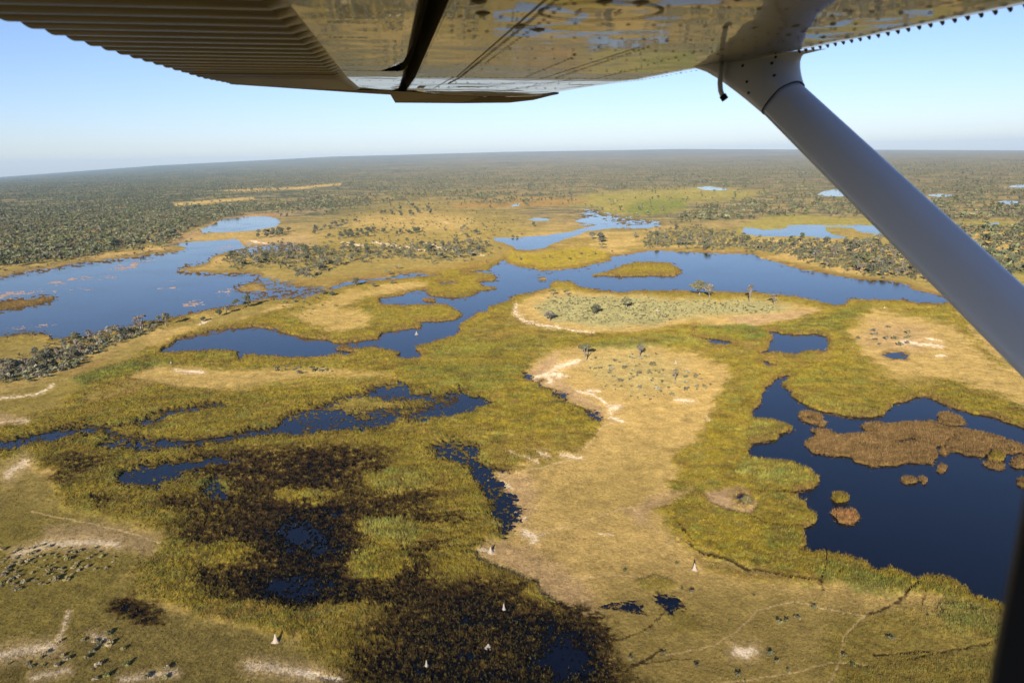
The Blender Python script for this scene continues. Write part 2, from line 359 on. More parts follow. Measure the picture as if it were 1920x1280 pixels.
 ('green', [(1760,1120),(1880,1150),(1880,1200),(1780,1180)], 14, .5, None),
 ('reed', [(0,800),(130,770),(300,750),(540,720),(760,700),(880,735),(640,815),(300,850),(60,860),(0,840)], 14, .7, None),
 ('yreed', [(560,705),(740,712),(690,735),(560,745),(470,735)], 8, .5, None),
 # the burnt and flooded marsh
]
# tufts of living reed standing in the dark marsh
for (cx, cy, rx, ry, cl, st) in [(400,915,34,14,'green',.7),(372,905,22,14,'green',.5),(745,903,62,20,'pale',.5),(720,892,40,12,'green',.4),(732,996,54,22,'pale',.75),(690,1055,34,24,'pale',.5),(210,897,20,11,'green',.6),(572,932,55,17,'yreed',.7),(711,1062,50,25,'yreed',.6),(435,1035,46,22,'yreed',.7),(500,1150,130,18,'sedge',.4),(640,1160,80,24,'sedge',.35)]:
    ZONES.append((cl, ell(cx, cy, rx, ry, 12), 9, st, None))
# the burnt, flooded marsh: how dark the peat lies open (centre, radii, amount); negative: standing reed
MARSH = [(529,892,125,36,.50),(482,960,95,42,.52),(560,998,36,12,1.0),(482,1013,105,26,.66),(590,1038,72,36,.68),(554,1101,64,20,1.35),(435,1085,75,15,.78),(530,1126,95,11,.6),(607,957,52,11,.8),(155,865,52,13,.45),
 (185,940,20,8,.5),(247,1136,26,11,1.0),(280,1155,26,10,.62),(632,863,72,15,.55),(603,892,52,21,.55),(757,935,62,15,.45),(596,1000,52,32,.76),(811,974,62,9,.5),(632,1035,47,21,.72),(775,1071,26,25,.78),(668,1118,92,13,.62),
 (883,1125,112,23,.64),(955,1161,84,31,.74),(865,1197,112,46,.68),(775,1215,82,42,.55),(1063,1197,50,31,.92),(1045,1233,46,23,1.2),(1081,1258,52,26,.85),(890,1226,20,8,1.0),(847,1268,165,22,.76),(704,1251,42,16,.55),(1000,1300,120,30,.9),
 (700,960,60,12,.4),(420,870,60,14,.4),(330,945,40,10,.4),(120,900,30,10,.35),(800,1020,40,8,.45),(700,1095,60,8,.6),(1030,1155,40,16,.5)]
CLUMP = [(435,1035,46,23,.8),(341,1085,36,20,.6),(325,1035,42,15,.5),(572,932,55,17,.7),(440,1146,110,15,.5),(711,1060,50,26,.95),(735,996,55,21,.75),(742,903,60,19,.6),(632,1158,76,21,.5),(1012,1128,58,27,.5),(905,1213,14,6,.6),(400,912,34,14,.7),(860,1000,40,14,.3),(600,1245,60,20,.4),(720,1205,40,14,.25)]
THREADS = [([(-60,842),(40,830),(110,812),(190,806),(240,822),(330,833),(430,822),(520,806),(600,792),(680,776),(760,768),(820,760)],3.4), ([(180,806),(260,793),(330,774),(420,757)],2.2),
 ([(600,765),(660,745),(720,738),(790,740),(850,748)],2.8), ([(690,735),(720,748),(760,756)],1.9), ([(760,792),(800,768),(850,757),(900,752)],3.1), ([(210,835),(280,846),(380,838)],1.9), ([(640,800),(700,790),(760,780)],2.5), ([(520,806),(580,812),(640,803)],2.2),
 ([(855,740),(862,725),(880,745)],1.6), ([(230,900),(300,885),(380,872),(450,862)],2.8), ([(890,850),(905,872),(950,884)],1.4), ([(905,890),(935,905),(960,935),(975,965)],1.6), ([(880,885),(915,915),(935,960),(945,995)],2.6), ([(930,940),(965,945)],1.1), ([(925,965),(975,975)],1.1), ([(985,707),(1020,728),(1060,752),(1085,765),(1110,780),(1127,790)],1.1), ([(1135,1140),(1180,1138),(1210,1150)],1.2), ([(1235,1115),(1262,1130),(1280,1138)],2.5)]
SANDS = [([(1030,716),(1026,702),(1048,687),(1078,680)],3.5),([(1004,709),(1030,702),(1062,706)],2.5),([(1050,690),(1085,678)],3),([(1082,733),(1110,741),(1130,752),(1143,762),(1146,785)],2),
  ([(1146,766),(1160,763)],4),([(1146,784),(1168,790)],2),([(1100,733),(1122,734)],2),([(1036,704),(1052,704)],3.5),([(968,574),(964,588),(984,604),(1010,611),(1045,615)],2.6),([(1045,615),(1075,621),(1112,625)],1.6),
  ([(1690,641),(1735,646),(1764,650)],3),([(1740,636),(1765,640)],1),([(1755,667),(1775,668)],1.5),([(330,695),(350,698),(380,698)],2.5),([(-20,795),(20,793),(50,792)],3),
  ([(985,998),(1005,1010),(1000,1014)],5),([(1000,1008),(1024,1001)],1.5),([(965,960),(985,975)],2),([(1380,1222),(1400,1226),(1412,1222)],8),([(15,892),(35,876),(50,868)],7),
  ([(-20,1236),(40,1222),(100,1215)],9),([(470,1250),(520,1255),(590,1268)],9),([(110,1205),(130,1150)],3),([(30,1040),(90,1020),(180,1018),(220,1022)],6),([(900,1032),(925,1035)],3),([(175,1192),(200,1200)],5),
  ([(1120,1000),(1150,1003)],1),([(395,601),(372,609)],1.2),([(100,722),(70,740),(-5,748)],1.6),([(1012,855),(1025,857)],3),([(60,467),(110,466)],1.5),
  ([(940,905),(960,915)],2),([(955,850),(1010,870)],1.2),([(1055,855),(1090,858)],2),([(1270,749),(1300,752)],3),([(1325,782),(1330,790)],1.2),([(470,452),(505,458)],1),([(640,455),(690,462)],1),
  ([(795,456),(850,470)],1),([(880,470),(905,480)],1),([(700,455),(800,470)],1.0),([(230,1275),(330,1262)],5),([(60,1272),(130,1256)],5),([(640,1278),(560,1262)],5)]
PATHS = [([(1550,1290),(1575,1240),(1583,1195),(1610,1165),(1632,1150),(1662,1138)],2.0),([(1250,1228),(1340,1212),(1390,1178),(1420,1145),(1490,1128),(1540,1142),(1625,1156)],1.6),
  ([(1280,1290),(1450,1270),(1560,1245),(1630,1250)],1.5),([(920,985),(1010,1000),(1080,985),(1160,955),(1230,945)],1.2),([(1180,945),(1220,985),(1260,1030)],1.2),([(900,1060),(1000,1090),(1150,1080),(1240,1085)],1.0),
  ([(1100,840),(1130,800),(1160,790)],1.4),([(890,905),(1000,880),(1080,860)],1.6),([(820,430),(825,415),(870,425),(860,440)],1.0),([(60,960),(250,1000),(300,1020)],1.4)]
DARKS = [([(1722,1096),(1705,1110),(1690,1125),(1660,1140),(1632,1150)],3),([(1548,1038),(1546,1070),(1541,1105)],2.4),([(1735,1105),(1728,1135)],1.5),([(1120,1212),(1200,1190),(1232,1160),(1255,1135)],2),
  ([(880,880),(950,882)],2),([(640,1060),(720,1035),(790,1030),(890,1000)],2),([(770,1035),(840,1030),(900,1020)],2),([(760,890),(740,950),(700,975)],1.6),([(1240,1220),(1140,1280)],3),([(1400,965),(1440,985),(1560,990)],1.2),
  ([(1290,1018),(1320,1040),(1360,1050),(1400,1068),(1540,1090)],2.4),([(1270,985),(1300,1015)],2),([(1410,925),(1490,925)],1.4),([(720,1100),(860,1120),(1000,1090)],2),([(700,1190),(860,1100)],2.5),([(720,1140),(800,1240)],2.5),([(560,1130),(548,1160)],2.4),
  ([(640,970),(900,960)],1.4),([(700,950),(860,900)],1.4),([(985,707),(1030,735),(1090,765),(1125,790)],1.6),([(1300,1235),(1160,1250)],1.2),([(1700,1240),(1880,1200)],1.5),([(1640,1230),(1740,1225)],2)]
POOLS = [  # shallow dark water broken by vegetation: outline, cover 0..1
 ([(845,737),(868,737),(900,747),(924,755),(892,772),(840,782),(790,790),(765,783),(805,770),(850,757),(855,742)], .86),
 ([(685,732),(755,718),(775,735),(805,745),(852,745),(850,756),(815,757),(765,752),(700,748)], .62),
 ([(640,802),(665,790),(710,778),(752,772),(748,785),(730,800),(680,805),(600,800),(560,790)], .8),
 ([(640,768),(585,762),(530,785),(515,800),(460,812),(410,820),(350,830),(270,832),(195,826),(188,836),(260,846),(350,836),(450,822),(550,815),(640,803),(700,800)], .72),
 ([(-40,828),(60,820),(100,810),(165,796),(212,800),(150,815),(90,828),(25,842),(-40,850)], .74),
 ([(255,792),(310,773),(400,755),(352,768),(300,790),(268,801)], .66),
 ([(222,885),(280,870),(350,863),(420,856),(417,867),(350,886),(290,913),(228,913)], .8),
 ([(805,842),(830,828),(860,828),(892,832),(905,842),(897,860),(907,873),(955,880),(922,886),(942,912),(968,940),(980,967),(968,980),(970,992),(940,1002),(928,999),(935,985),(920,960),(913,925),(898,910),(878,880),(853,865),(823,860)], .62),
 ([(1232,1112),(1262,1120),(1280,1135),(1262,1145),(1240,1135)], .8), ([(1150,1138),(1175,1130),(1205,1132),(1200,1145),(1170,1148)], .74),
 ([(980,705),(1000,708),(995,713),(983,711)], .9), ([(1100,768),(1128,785),(1125,790),(1105,780)], .7), ([(1035,735),(1060,742),(1062,752),(1040,748)], .6),
 ([(470,520),(600,545),(560,556),(520,560),(500,540)], .42),
 ([(0,600),(60,612),(100,606),(200,608),(190,622),(130,632),(90,625),(40,622),(0,632)], .6),
 ([(430,470),(500,460),(560,462),(520,470),(450,476)], .4), ([(1100,396),(1180,412),(1240,420),(1170,425),(1090,418)], .4),
 ([(370,920),(410,890),(430,930),(400,940)], .55),
]
FLOATS = [(ell(155,521,32,5,rot=-4), .62), (ell(235,500,32,6,rot=-10), .72), (ell(25,552,40,7,rot=-5), .62), (ell(360,570,26,6,rot=-8), .6), (ell(60,612,60,4,rot=-4), .45), (ell(80,545,40,6), .35), (ell(150,542,40,5), .3), (ell(110,530,20,6), .5), (ell(320,540,30,5), .32), (ell(320,525,8,2), .6), (ell(420,548,20,10), .35), (ell(270,490,30,5,rot=-10),.35), (ell(420,465,20,4,rot=-12), .5), (ell(190,520,40,8), .3)]
# woods: outline, trees per zone used by the scatter below
FAR_OPEN = [[(560,490),(600,420),(640,392),(820,372),(960,392),(1100,362),(1430,352),(1420,372),(1300,390),(1260,420),(1180,430),(1100,470),(930,490),(880,440),(760,440),(700,480)],
            [(1370,448),(1395,415),(1480,400),(1740,412),(1740,455),(1560,450)], [(320,390),(325,380),(480,367),(640,342),(640,350),(480,377)], [(0,521),(0,505),(300,462),(380,420),(470,400),(620,392),(540,470),(460,500),(380,470),(310,478)],
            [(1520,372),(1535,355),(1600,355),(1600,370)], [(1740,428),(1740,412),(1900,410),(1900,428)]]

# ------------------------------------------------------------------ terrain sheet: a polar net, finer where it is looked at
az_f = np.radians(np.arange(-41.0, 41.0001, 0.075))
az_c = np.radians(np.arange(41.0 + 3.5, 360 - 41.0 - 3.0, 3.5))
AZ = np.concatenate([az_f, az_c]); NA = len(AZ)
dep = np.concatenate([np.radians(np.arange(39.5, 20.0, -0.062)), np.radians(np.arange(20.0, 1.6, -0.046))])
rr = ALT / np.tan(dep)
rr = np.concatenate([[0.5, 25, 60, 90, 115, 132], rr, np.geomspace(rr[-1] * 1.012, 30000, 150)])
NR = len(rr)
gx = (np.sin(AZ)[None, :] * rr[:, None]).ravel(); gy = (np.cos(AZ)[None, :] * rr[:, None]).ravel()
P0 = np.stack([gx, gy, np.zeros_like(gx)], 1)
RAD = np.hypot(gx, gy).astype(np.float32)
ZF = far_rise(gx, gy)
P0[:, 2] = ZF
U, V, WD = project(P0)
front = WD > 5
U = np.where(front, U, -9999).astype(np.float32); V = np.where(front, V, 9999).astype(np.float32)
lx = np.repeat(AZ[None, :], NR, 0).ravel() * 60.0
ly = np.repeat(np.log(rr)[:, None], NA, 1).ravel() * 60.0
w1 = fbm(lx * .8, ly * .8, 4, 11, .6) - .5; w2 = fbm(lx * .8 + 91, ly * .8 + 33, 4, 12, .6) - .5
hi1 = fbm(lx * 6, ly * 6, 3, 13, .6) - .5; hi2 = fbm(lx * 6 + 7, ly * 6 + 5, 3, 14, .6) - .5
fs = np.clip((V - 290) / 330, .12, 1.0)        # outlines wander less where the ground is far off
UW = U + (w1 * 16 + hi1 * 6) * fs; VW = V + (w2 * 7 + hi2 * 3) * fs
UZ = U + (w1 * 40 + hi1 * 16) * fs; VZ = V + (w2 * 20 + hi2 * 9) * fs
n_big = fbm(lx * .35, ly * .35, 3, 21); n_mid = fbm(lx * 1.6, ly * 1.6, 4, 22, .6); n_fine = fbm(lx * 7, ly * 7, 3, 23, .65)
n_str = fbm(lx * 12, ly * 2.2, 3, 24, .6)      # drawn out away from the viewer, like bent reed
n_m = fbm(gx / 9.0, gy / 9.0, 4, 25, .55); n_m2 = fbm(gx / 2.2, gy / 2.2, 3, 26, .6)
rid = ridged(lx * 1.5, ly * 1.5, 4, 27)
MW = np.full(len(gx), -1.0, np.float32)
tuf = fbm(lx * 2.6 + 41, ly * 3.4 - 17, 4, 44, .62)
q1 = sstep(.30, .70, .5 * fbm(lx * 2.6, ly * 3.2, 5, 41, .68) + .5 * (1 - ridged(lx * 2.2, ly * 2.2, 4, 42)) + .12)

def inside(pts, margin, warp=UW, warpv=VW):
    q = np.asarray(pts); b = (q[:, 0].min() - margin - 12, q[:, 1].min() - margin - 8, q[:, 0].max() + margin + 12, q[:, 1].max() + margin + 8)
    return np.nonzero((U > b[0]) & (U < b[2]) & (V > b[1]) & (V < b[3]))[0]

# colour of the open land
base_t = sstep(.35, .65, n_big)[:, None]
COLR = C['dry'] * (1 - base_t) + C['grass'] * base_t
farw = sstep(455, 395, V)[:, None]
leftness = sstep(1100, 300, U)[:, None]
woodc = C['farwood'] * (1 - leftness) + C['forest'] * leftness
WF = fbm(lx * .5, ly * 2.9, 5, 61, .58) + .025 + .085 * sstep(1000, 150, U) - .05 * sstep(250, 520, U) * sstep(1350, 900, U)
WDEN = sstep(.42, .56, WF)
patch = (1 - WDEN)[:, None]
pk = patch * (.30 + .32 * sstep(330, 400, V))[:, None]
woodc = woodc * (1 - pk) + (.75 * C['dry'] + .25 * C['farwood']) * pk
COLR = COLR * (1 - farw) + woodc * farw
REED = np.zeros(len(gx), np.float32)
HGT = np.zeros(len(gx), np.float32)
TALL = dict(reed=.9, yreed=.9, green=1.2, pale=1.5, sedge=.5, rust=.5, marsh=.5, meadow=.5)
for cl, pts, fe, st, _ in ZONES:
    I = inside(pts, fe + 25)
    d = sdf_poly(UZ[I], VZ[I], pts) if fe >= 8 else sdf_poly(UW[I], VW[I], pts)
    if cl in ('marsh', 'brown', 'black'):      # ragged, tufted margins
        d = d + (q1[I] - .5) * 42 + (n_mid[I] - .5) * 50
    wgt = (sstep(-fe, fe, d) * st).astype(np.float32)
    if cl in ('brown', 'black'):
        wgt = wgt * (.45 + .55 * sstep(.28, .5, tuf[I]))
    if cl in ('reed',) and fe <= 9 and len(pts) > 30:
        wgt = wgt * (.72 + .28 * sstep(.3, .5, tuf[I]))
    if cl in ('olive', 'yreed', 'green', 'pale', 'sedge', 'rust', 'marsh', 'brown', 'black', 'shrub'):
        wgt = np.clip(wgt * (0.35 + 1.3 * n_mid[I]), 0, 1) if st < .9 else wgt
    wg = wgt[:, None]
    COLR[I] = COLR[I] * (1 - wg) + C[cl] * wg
    t = TALL.get(cl, 0.0)
    HGT[I] = HGT[I] * (1 - wgt) + t * wgt
    REED[I] = REED[I] * (1 - wgt) + (1.0 if t >= .5 and cl not in ('meadow', 'rust') else 0.0) * wgt
# stands of different reeds and sedges
for cl, sd, th, st in (('sedge', 71, .57, .38), ('green', 72, .60, .42), ('pale', 73, .63, .4), ('marsh', 74, .58, .42), ('yreed', 75, .55, .4), ('edge', 76, .63, .35)):
    k = sstep(th - .05, th + .07, fbm(lx * .8 + sd, ly * 1.3 - sd, 4, sd, .6)) * REED * st * sstep(520, 600, V)
    COLR = COLR * (1 - k[:, None]) + C[cl] * k[:, None]
# water bodies
WSD = np.full(len(gx), -60.0, np.float32)
for k, pts in WATER.items():
    I = inside(pts, 60)
    WSD[I] = np.maximum(WSD[I], sdf_poly(UW[I], VW[I], pts))
ISL = np.full(len(gx), -60.0, np.float32)
for pts, cl, hh in ISLETS:
    I = inside(pts, 8)
    d = sdf_poly(UW[I] , VW[I], pts)
    WSD[I] = np.minimum(WSD[I], -d)
    wg = sstep(-1.5, 1.0, d)[:, None]
    COLR[I] = COLR[I] * (1 - wg) + C[cl] * wg
    HGT[I] = HGT[I] * (1 - wg[:, 0]) + hh * wg[:, 0]; REED[I] = np.maximum(REED[I], wg[:, 0])
    ISL[I] = np.maximum(ISL[I], d)
for pts in HOLES:
    I = inside(pts, 4); d = sdf_poly(UW[I], VW[I], pts); WSD[I] = np.maximum(WSD[I], d)
near_w = (sstep(-22, -3, WSD) * (V > 560) * (1 - ((U > 1620) & (U < 1740) & (V > 640) & (V < 690))) * (1 - sstep(-2, 1, ISL))).astype(np.float32)   # reed fringe along every shore
fr = near_w * (.5 + .9 * n_mid) * .9; fr = np.clip(fr, 0, 1)
frc = np.where((n_big > .5)[:, None], C['reed'], C['yreed'])
COLR = COLR * (1 - .55 * fr[:, None]) + frc * .55 * fr[:, None]
HGT = np.maximum(HGT, fr * .8); REED = np.maximum(REED, fr)
fr2 = (sstep(-9, -2, WSD) * sstep(430, 480, V) * sstep(.42, .6, n_mid + .12))
COLR = COLR * (1 - .7 * fr2[:, None]) + C['edge'] * .7 * fr2[:, None]
# shallow broken water
brk = .55 * n_mid + .45 * n_fine
for pts, cov in POOLS:
    I = inside(pts, 20)
    d = sdf_poly(UZ[I] * .5 + UW[I] * .5, VZ[I] * .5 + VW[I] * .5, pts)
    e = sstep(-9, 9, d) * cov
    lo = np.where(e > .02, q1[I] - (1 - e), -1)
    MW[I] = np.maximum(MW[I], lo)
    s = (sstep(-10, 4, d) * .6)[:, None]
    COLR[I] = COLR[I] * (1 - s) + C['mud'] * s
    k = sstep(-6, 6, d); HGT[I] *= (1 - .8 * k); REED[I] *= (1 - .7 * k)
# thin open runnels threading the upper marsh
for pts, wd in THREADS:
    I = inside(pts, wd * 4 + 20); d = dist_line(U[I] + w1[I] * 34 + hi1[I] * 20, V[I] + w2[I] * 16 + hi2[I] * 11, pts)
    dd = d + (.55 - q1[I]) * wd * 3.4 + (n_fine[I] - .5) * wd * 2.4
    MW[I] = np.maximum(MW[I], (wd * .75 - dd) / wd * .5)
    s = (sstep(wd * 3.2, wd * .6, d + (n_fine[I] - .5) * wd * 3) * .75)[:, None]
    COLR[I] = COLR[I] * (1 - s) + C['mud'] * s
    k = sstep(wd * 2.5, wd, d); HGT[I] *= (1 - .7 * k); REED[I] *= (1 - .6 * k)
# the burnt marsh
du = U + (w1 * 60 + hi1 * 26) * fs; dv = V + (w2 * 30 + hi2 * 16) * fs
DK = np.zeros(len(gx), np.float32)
for cx, cy, rx, ry, am in MARSH:
    I = np.nonzero((np.abs(U - cx) < rx * 2 + 40) & (np.abs(V - cy) < ry * 2 + 30))[0]
    g = am * 1.12 * np.exp(-((((du[I] - cx) / (rx * 1.35)) ** 2 + ((dv[I] - cy) / (ry * 1.5)) ** 2) ** 1.1) * .8)
    DK[I] = np.maximum(DK[I], g) + .45 * np.minimum(DK[I], g)
for cx, cy, rx, ry, am in CLUMP:
    I = np.nonzero((np.abs(U - cx) < rx * 2 + 40) & (np.abs(V - cy) < ry * 2 + 30))[0]
    DK[I] -= 1.05 * am * np.exp(-((((du[I] - cx) / rx) ** 2 + ((dv[I] - cy) / ry) ** 2) ** 1.5) * .8)
gate = sstep(.03, .46, DK)
runm = ridged(lx * 2.1 + 3, ly * 2.6, 3, 48)
DK = DK + gate * ((tuf - .47) * 2.1 + (q1 - .5) * .40 + (n_fine - .5) * 1.0 + (n_m2 - .5) * .8 + .55 * sstep(.84, .96, runm))
for lo, hi, cl in ((.02, .34, 'marsh'), (.40, .80, 'brown'), (.88, 1.22, 'black')):
    k = (sstep(lo, hi, DK) * gate)[:, None]; COLR = COLR * (1 - k) + C[cl] * k
k = sstep(.25, .8, DK) * gate; HGT *= (1 - .85 * k); REED *= (1 - .75 * k)
MW = np.maximum(MW, np.where(gate > .5, (DK - 1.58) * .5, -1))
# streaks: sand, paths, dark runnels
for pts, wd in SANDS:
    I = inside(pts, wd * 3 + 6); d = dist_line(U[I] + hi1[I] * 14 + w1[I] * 8, V[I] + hi2[I] * 8 + w2[I] * 5, pts)
    g = (sstep(wd * 1.5, wd * .3, d + (n_fine[I] - .45) * wd * 2.8))[:, None]
    if pts[0][0] < 620 and pts[0][1] > 780: g = g * .62
    COLR[I] = COLR[I] * (1 - g) + C['sand'] * g; HGT[I] *= (1 - g[:, 0]); REED[I] *= (1 - g[:, 0])
    g2 = (sstep(wd * 4, wd, d) * .35)[:, None]; COLR[I] = COLR[I] * (1 - g2) + C['path'] * g2
for pts, wd in PATHS:
    I = inside(pts, wd * 3 + 6); d = dist_line(U[I] + w1[I] * 9 + hi1[I] * 4, V[I] + w2[I] * 6 + hi2[I] * 3, pts)
    g = (sstep(wd * 1.3, wd * .2, d) * .6)[:, None]
    COLR[I] = COLR[I] * (1 - g) + C['path'] * g; HGT[I] *= (1 - g[:, 0]); REED[I] *= (1 - g[:, 0])
for pts, wd in DARKS:
    I = inside(pts, wd * 3 + 8); d = dist_line(U[I] + w1[I] * 16 + hi1[I] * 8, V[I] + w2[I] * 9 + hi2[I] * 5, pts)
    g = (sstep(wd * 1.4, wd * .2, d + (n_mid[I] - .5) * wd * 2) * .9)[:, None]
    COLR[I] = COLR[I] * (1 - g) + C['brown'] * g; HGT[I] *= (1 - g[:, 0]); REED[I] *= (1 - g[:, 0])
FL = np.zeros(len(gx), np.float32)
for pts, cov in FLOATS:
    I = inside(pts, 12); d = sdf_poly(UZ[I] * .4 + UW[I] * .6, V[I] * .6 + VW[I] * .4, pts)
    FL[I] = np.maximum(FL[I], sstep(-5, 6, d) * cov - (1 - (.3 * brk[I] + .7 * q1[I])) * 1.05)
# fine dark runnels and game trails through the marsh
run = ridged(lx * 1.15 + 3, ly * 1.9, 3, 47)
rk = sstep(.90, .965, run) * sstep(640, 720, V) * REED * sstep(.38, .55, n_big + .12 * (U < 950))
COLR = COLR * (1 - .75 * rk[:, None]) + C['mud'] * .75 * rk[:, None]
HGT *= (1 - .8 * rk); REED *= (1 - .8 * rk)
# natural variation of the plants
tone = 1 + (n_mid - .5) * .5 + (n_fine - .5) * .45 + (n_m - .5) * .35 + (n_m2 - .5) * .28 + (n_str - .5) * .7 * REED
wetf = np.clip(1 - np.abs(tone - 1) * 0, 0, 1)
ALB = np.clip(COLR * tone[:, None], .004, .8) * KALB
# height
zz = .22 + HGT * (.55 + .5 * n_fine + .5 * n_m2) + (n_m - .5) * .25 + (n_m2 - .5) * .12
zz = np.maximum(zz, .10)
pxm = np.maximum(RAD / FPX * 1.0, .1)
shore = sstep(-.9, .5, WSD)
zz = zz * (1 - shore) + (-.7) * shore
mw = sstep(-.02, .03, MW); zz = zz * (1 - mw) - .35 * mw
sh = (sstep(13, 0, WSD) * np.where((U < 620) & (V < 640), .60, .36) * sstep(440, 500, V) - (1 - (.35 * n_fine + .65 * q1)) * 1.0 > 0) & (WSD > 0)
zz[sh] = .02 + .08 * n_fine[sh]; ALB[sh] = (.5 * C['edge'] + .5 * C['mud']) * KALB * tone[sh][:, None]
fl = (FL > 0) & (WSD > 0); zz[fl] = .03 + .1 * n_fine[fl]
ALB[fl] = C['float'] * KALB * tone[fl][:, None]
zz[RAD < 1] = .2
Pg = P0.copy(); Pg[:, 2] = zz + ZF
ii = np.arange(NR - 1)[:, None] * NA; jj = np.arange(NA)[None, :]; j2 = (jj + 1) % NA
FQ = np.stack([ii + jj, ii + j2, ii + NA + j2, ii + NA + jj], -1).reshape(-1, 4)[:, ::-1]

mt, N, L, B = new_mat("savanna_ground")
at = N.new("ShaderNodeAttribute"); at.attribute_name = "albedo"
geo = N.new("ShaderNodeNewGeometry")
na = n_noise(N, 1.1, 3, .65, geo.outputs["Position"], L); nb = n_noise(N, .16, 3, .6, geo.outputs["Position"], L)
ra = n_range(N, L, na.outputs[0], .25, .75, .70, 1.30); rb = n_range(N, L, nb.outputs[0], .25, .75, .8, 1.2)
mu = N.new("ShaderNodeMath"); mu.operation = 'MULTIPLY'; L.new(ra, mu.inputs[0]); L.new(rb, mu.inputs[1])
vm = N.new("ShaderNodeVectorMath"); vm.operation = 'SCALE'; L.new(at.outputs["Color"], vm.inputs[0]); L.new(mu.outputs[0], vm.inputs["Scale"])
L.new(vm.outputs[0], B.inputs["Base Color"])
B.inputs["Roughness"].default_value = 1.0; B.inputs["Specular IOR Level"].default_value = 0.0
B.inputs["Diffuse Roughness"].default_value = 1.0
bp = N.new("ShaderNodeBump"); bp.inputs["Strength"].default_value = .8; bp.inputs["Distance"].default_value = .55
nc = n_noise(N, .9, 4, .7, geo.outputs["Position"], L); L.new(nc.outputs[0], bp.inputs["Height"]); L.new(bp.outputs[0], B.inputs["Normal"])
me = fast_mesh("ground", Pg, FQ, mt, True, ALB)
tag(link("ground", me), kind="structure")

# water: one level sheet; the land stands out of it
mt, N, L, B = new_mat("delta_water")
B.inputs["Base Color"].default_value = (.0012, .0022, .0075, 1); B.inputs["Roughness"].default_value = .07; B.inputs["Specular IOR Level"].default_value = .36; B.inputs["IOR"].default_value = 1.33
geo = N.new("ShaderNodeNewGeometry")
nw = n_noise(N, .9, 3, .6, geo.outputs["Position"], L); nw2 = n_noise(N, .016, 3, .6, geo.outputs["Position"], L)
L.new(n_range(N, L, nw2.outputs[0], .35, .65, .02, .13), B.inputs["Roughness"])
bp = N.new("ShaderNodeBump"); bp.inputs["Strength"].default_value = .25; bp.inputs["Distance"].default_value = .12
L.new(nw.outputs[0], bp.inputs["Height"]); L.new(bp.outputs[0], B.inputs["Normal"])
wr = np.concatenate([[.5], np.geomspace(60, 7000, 60)]); wa = np.radians(np.arange(0, 360, 4.0)); na_ = len(wa)
Vw = np.stack([(np.sin(wa)[None] * wr[:, None]).ravel(), (np.cos(wa)[None] * wr[:, None]).ravel(), np.zeros(len(wr) * na_)], 1)
Vw[:, 2] = far_rise(Vw[:, 0], Vw[:, 1]) * 1.0
ii = np.arange(len(wr) - 1)[:, None] * na_; jj = np.arange(na_)[None]; j2 = (jj + 1) % na_
tag(link("water", fast_mesh("water", Vw, np.stack([ii + jj, ii + j2, ii + na_ + j2, ii + na_ + jj], -1).reshape(-1, 4)[:, ::-1], mt, True)), kind="structure")
# ------------------------------------------------------------------ plants
rng = np.random.default_rng(7); random.seed(7)

def leaf_mat(name, mul=1.0, vary=True):
    mt, N, L, B = new_mat(name)
    a = N.new("ShaderNodeAttribute"); a.attribute_name = "albedo"
    oi = N.new("ShaderNodeObjectInfo")
    geo = N.new("ShaderNodeNewGeometry")
    nz = n_noise(N, .55, 2, .6, geo.outputs["Position"], L)
    r1 = n_range(N, L, nz.outputs[0], .3, .7, .65 * mul, 1.35 * mul)
    hs = N.new("ShaderNodeHueSaturation"); L.new(a.outputs["Color"], hs.inputs["Color"])
    if vary:
        L.new(n_range(N, L, oi.outputs["Random"], 0, 1, .475, .515), hs.inputs["Hue"])
        L.new(n_range(N, L, oi.outputs["Random"], 0, 1, .7, 1.1), hs.inputs["Saturation"])
    L.new(r1, hs.inputs["Value"])
    L.new(hs.outputs[0], B.inputs["Base Color"])
    B.inputs["Roughness"].default_value = .8; B.inputs["Specular IOR Level"].default_value = .15
    B.inputs["Diffuse Roughness"].default_value = 1.0
    return mt
LEAF = leaf_mat("foliage")
STRAW = leaf_mat("reed_and_grass", 1.0, False)
BARK, N, L, B = new_mat("pale_bark")
tc = N.new("ShaderNodeTexCoord"); nz = n_noise(N, 3, 3, .6, tc.outputs["Object"], L)
cr = N.new("ShaderNodeValToRGB"); L.new(nz.outputs[0], cr.inputs[0])
cr.color_ramp.elements[0].color = (.12, .09, .065, 1); cr.color_ramp.elements[1].color = (.36, .31, .25, 1)
L.new(cr.outputs[0], B.inputs["Base Color"]); B.inputs["Roughness"].default_value = .9

def blades(P, h, w, col, nb, lean, rg):
    """tufts of tapering blades; P (n,3)"""
    n = len(P)
    V = np.zeros((n, nb, 3, 3), np.float32); K = np.zeros((n, nb, 3, 3), np.float32)
    for b in range(nb):
        a = rg.uniform(0, 2 * np.pi, n); off = rg.uniform(-.5, .5, (n, 2)) * w[:, None] * 3
        hh = h * rg.uniform(.6, 1.15, n); la = rg.uniform(0, 2 * np.pi, n); ll = lean * hh * rg.uniform(.2, 1, n)
        dx, dy = np.cos(a) * w * .5, np.sin(a) * w * .5
        bx, by = P[:, 0] + off[:, 0], P[:, 1] + off[:, 1]
        V[:, b, 0] = np.stack([bx - dx, by - dy, P[:, 2]], 1); V[:, b, 1] = np.stack([bx + dx, by + dy, P[:, 2]], 1)
        V[:, b, 2] = np.stack([bx + np.cos(la) * ll, by + np.sin(la) * ll, P[:, 2] + hh], 1)
        c = col * rg.uniform(.75, 1.3, n)[:, None]
        K[:, b, :] = c[:, None, :]
    V = V.reshape(-1, 3); K = K.reshape(-1, 3)
    return V, np.arange(len(V)).reshape(-1, 3), K

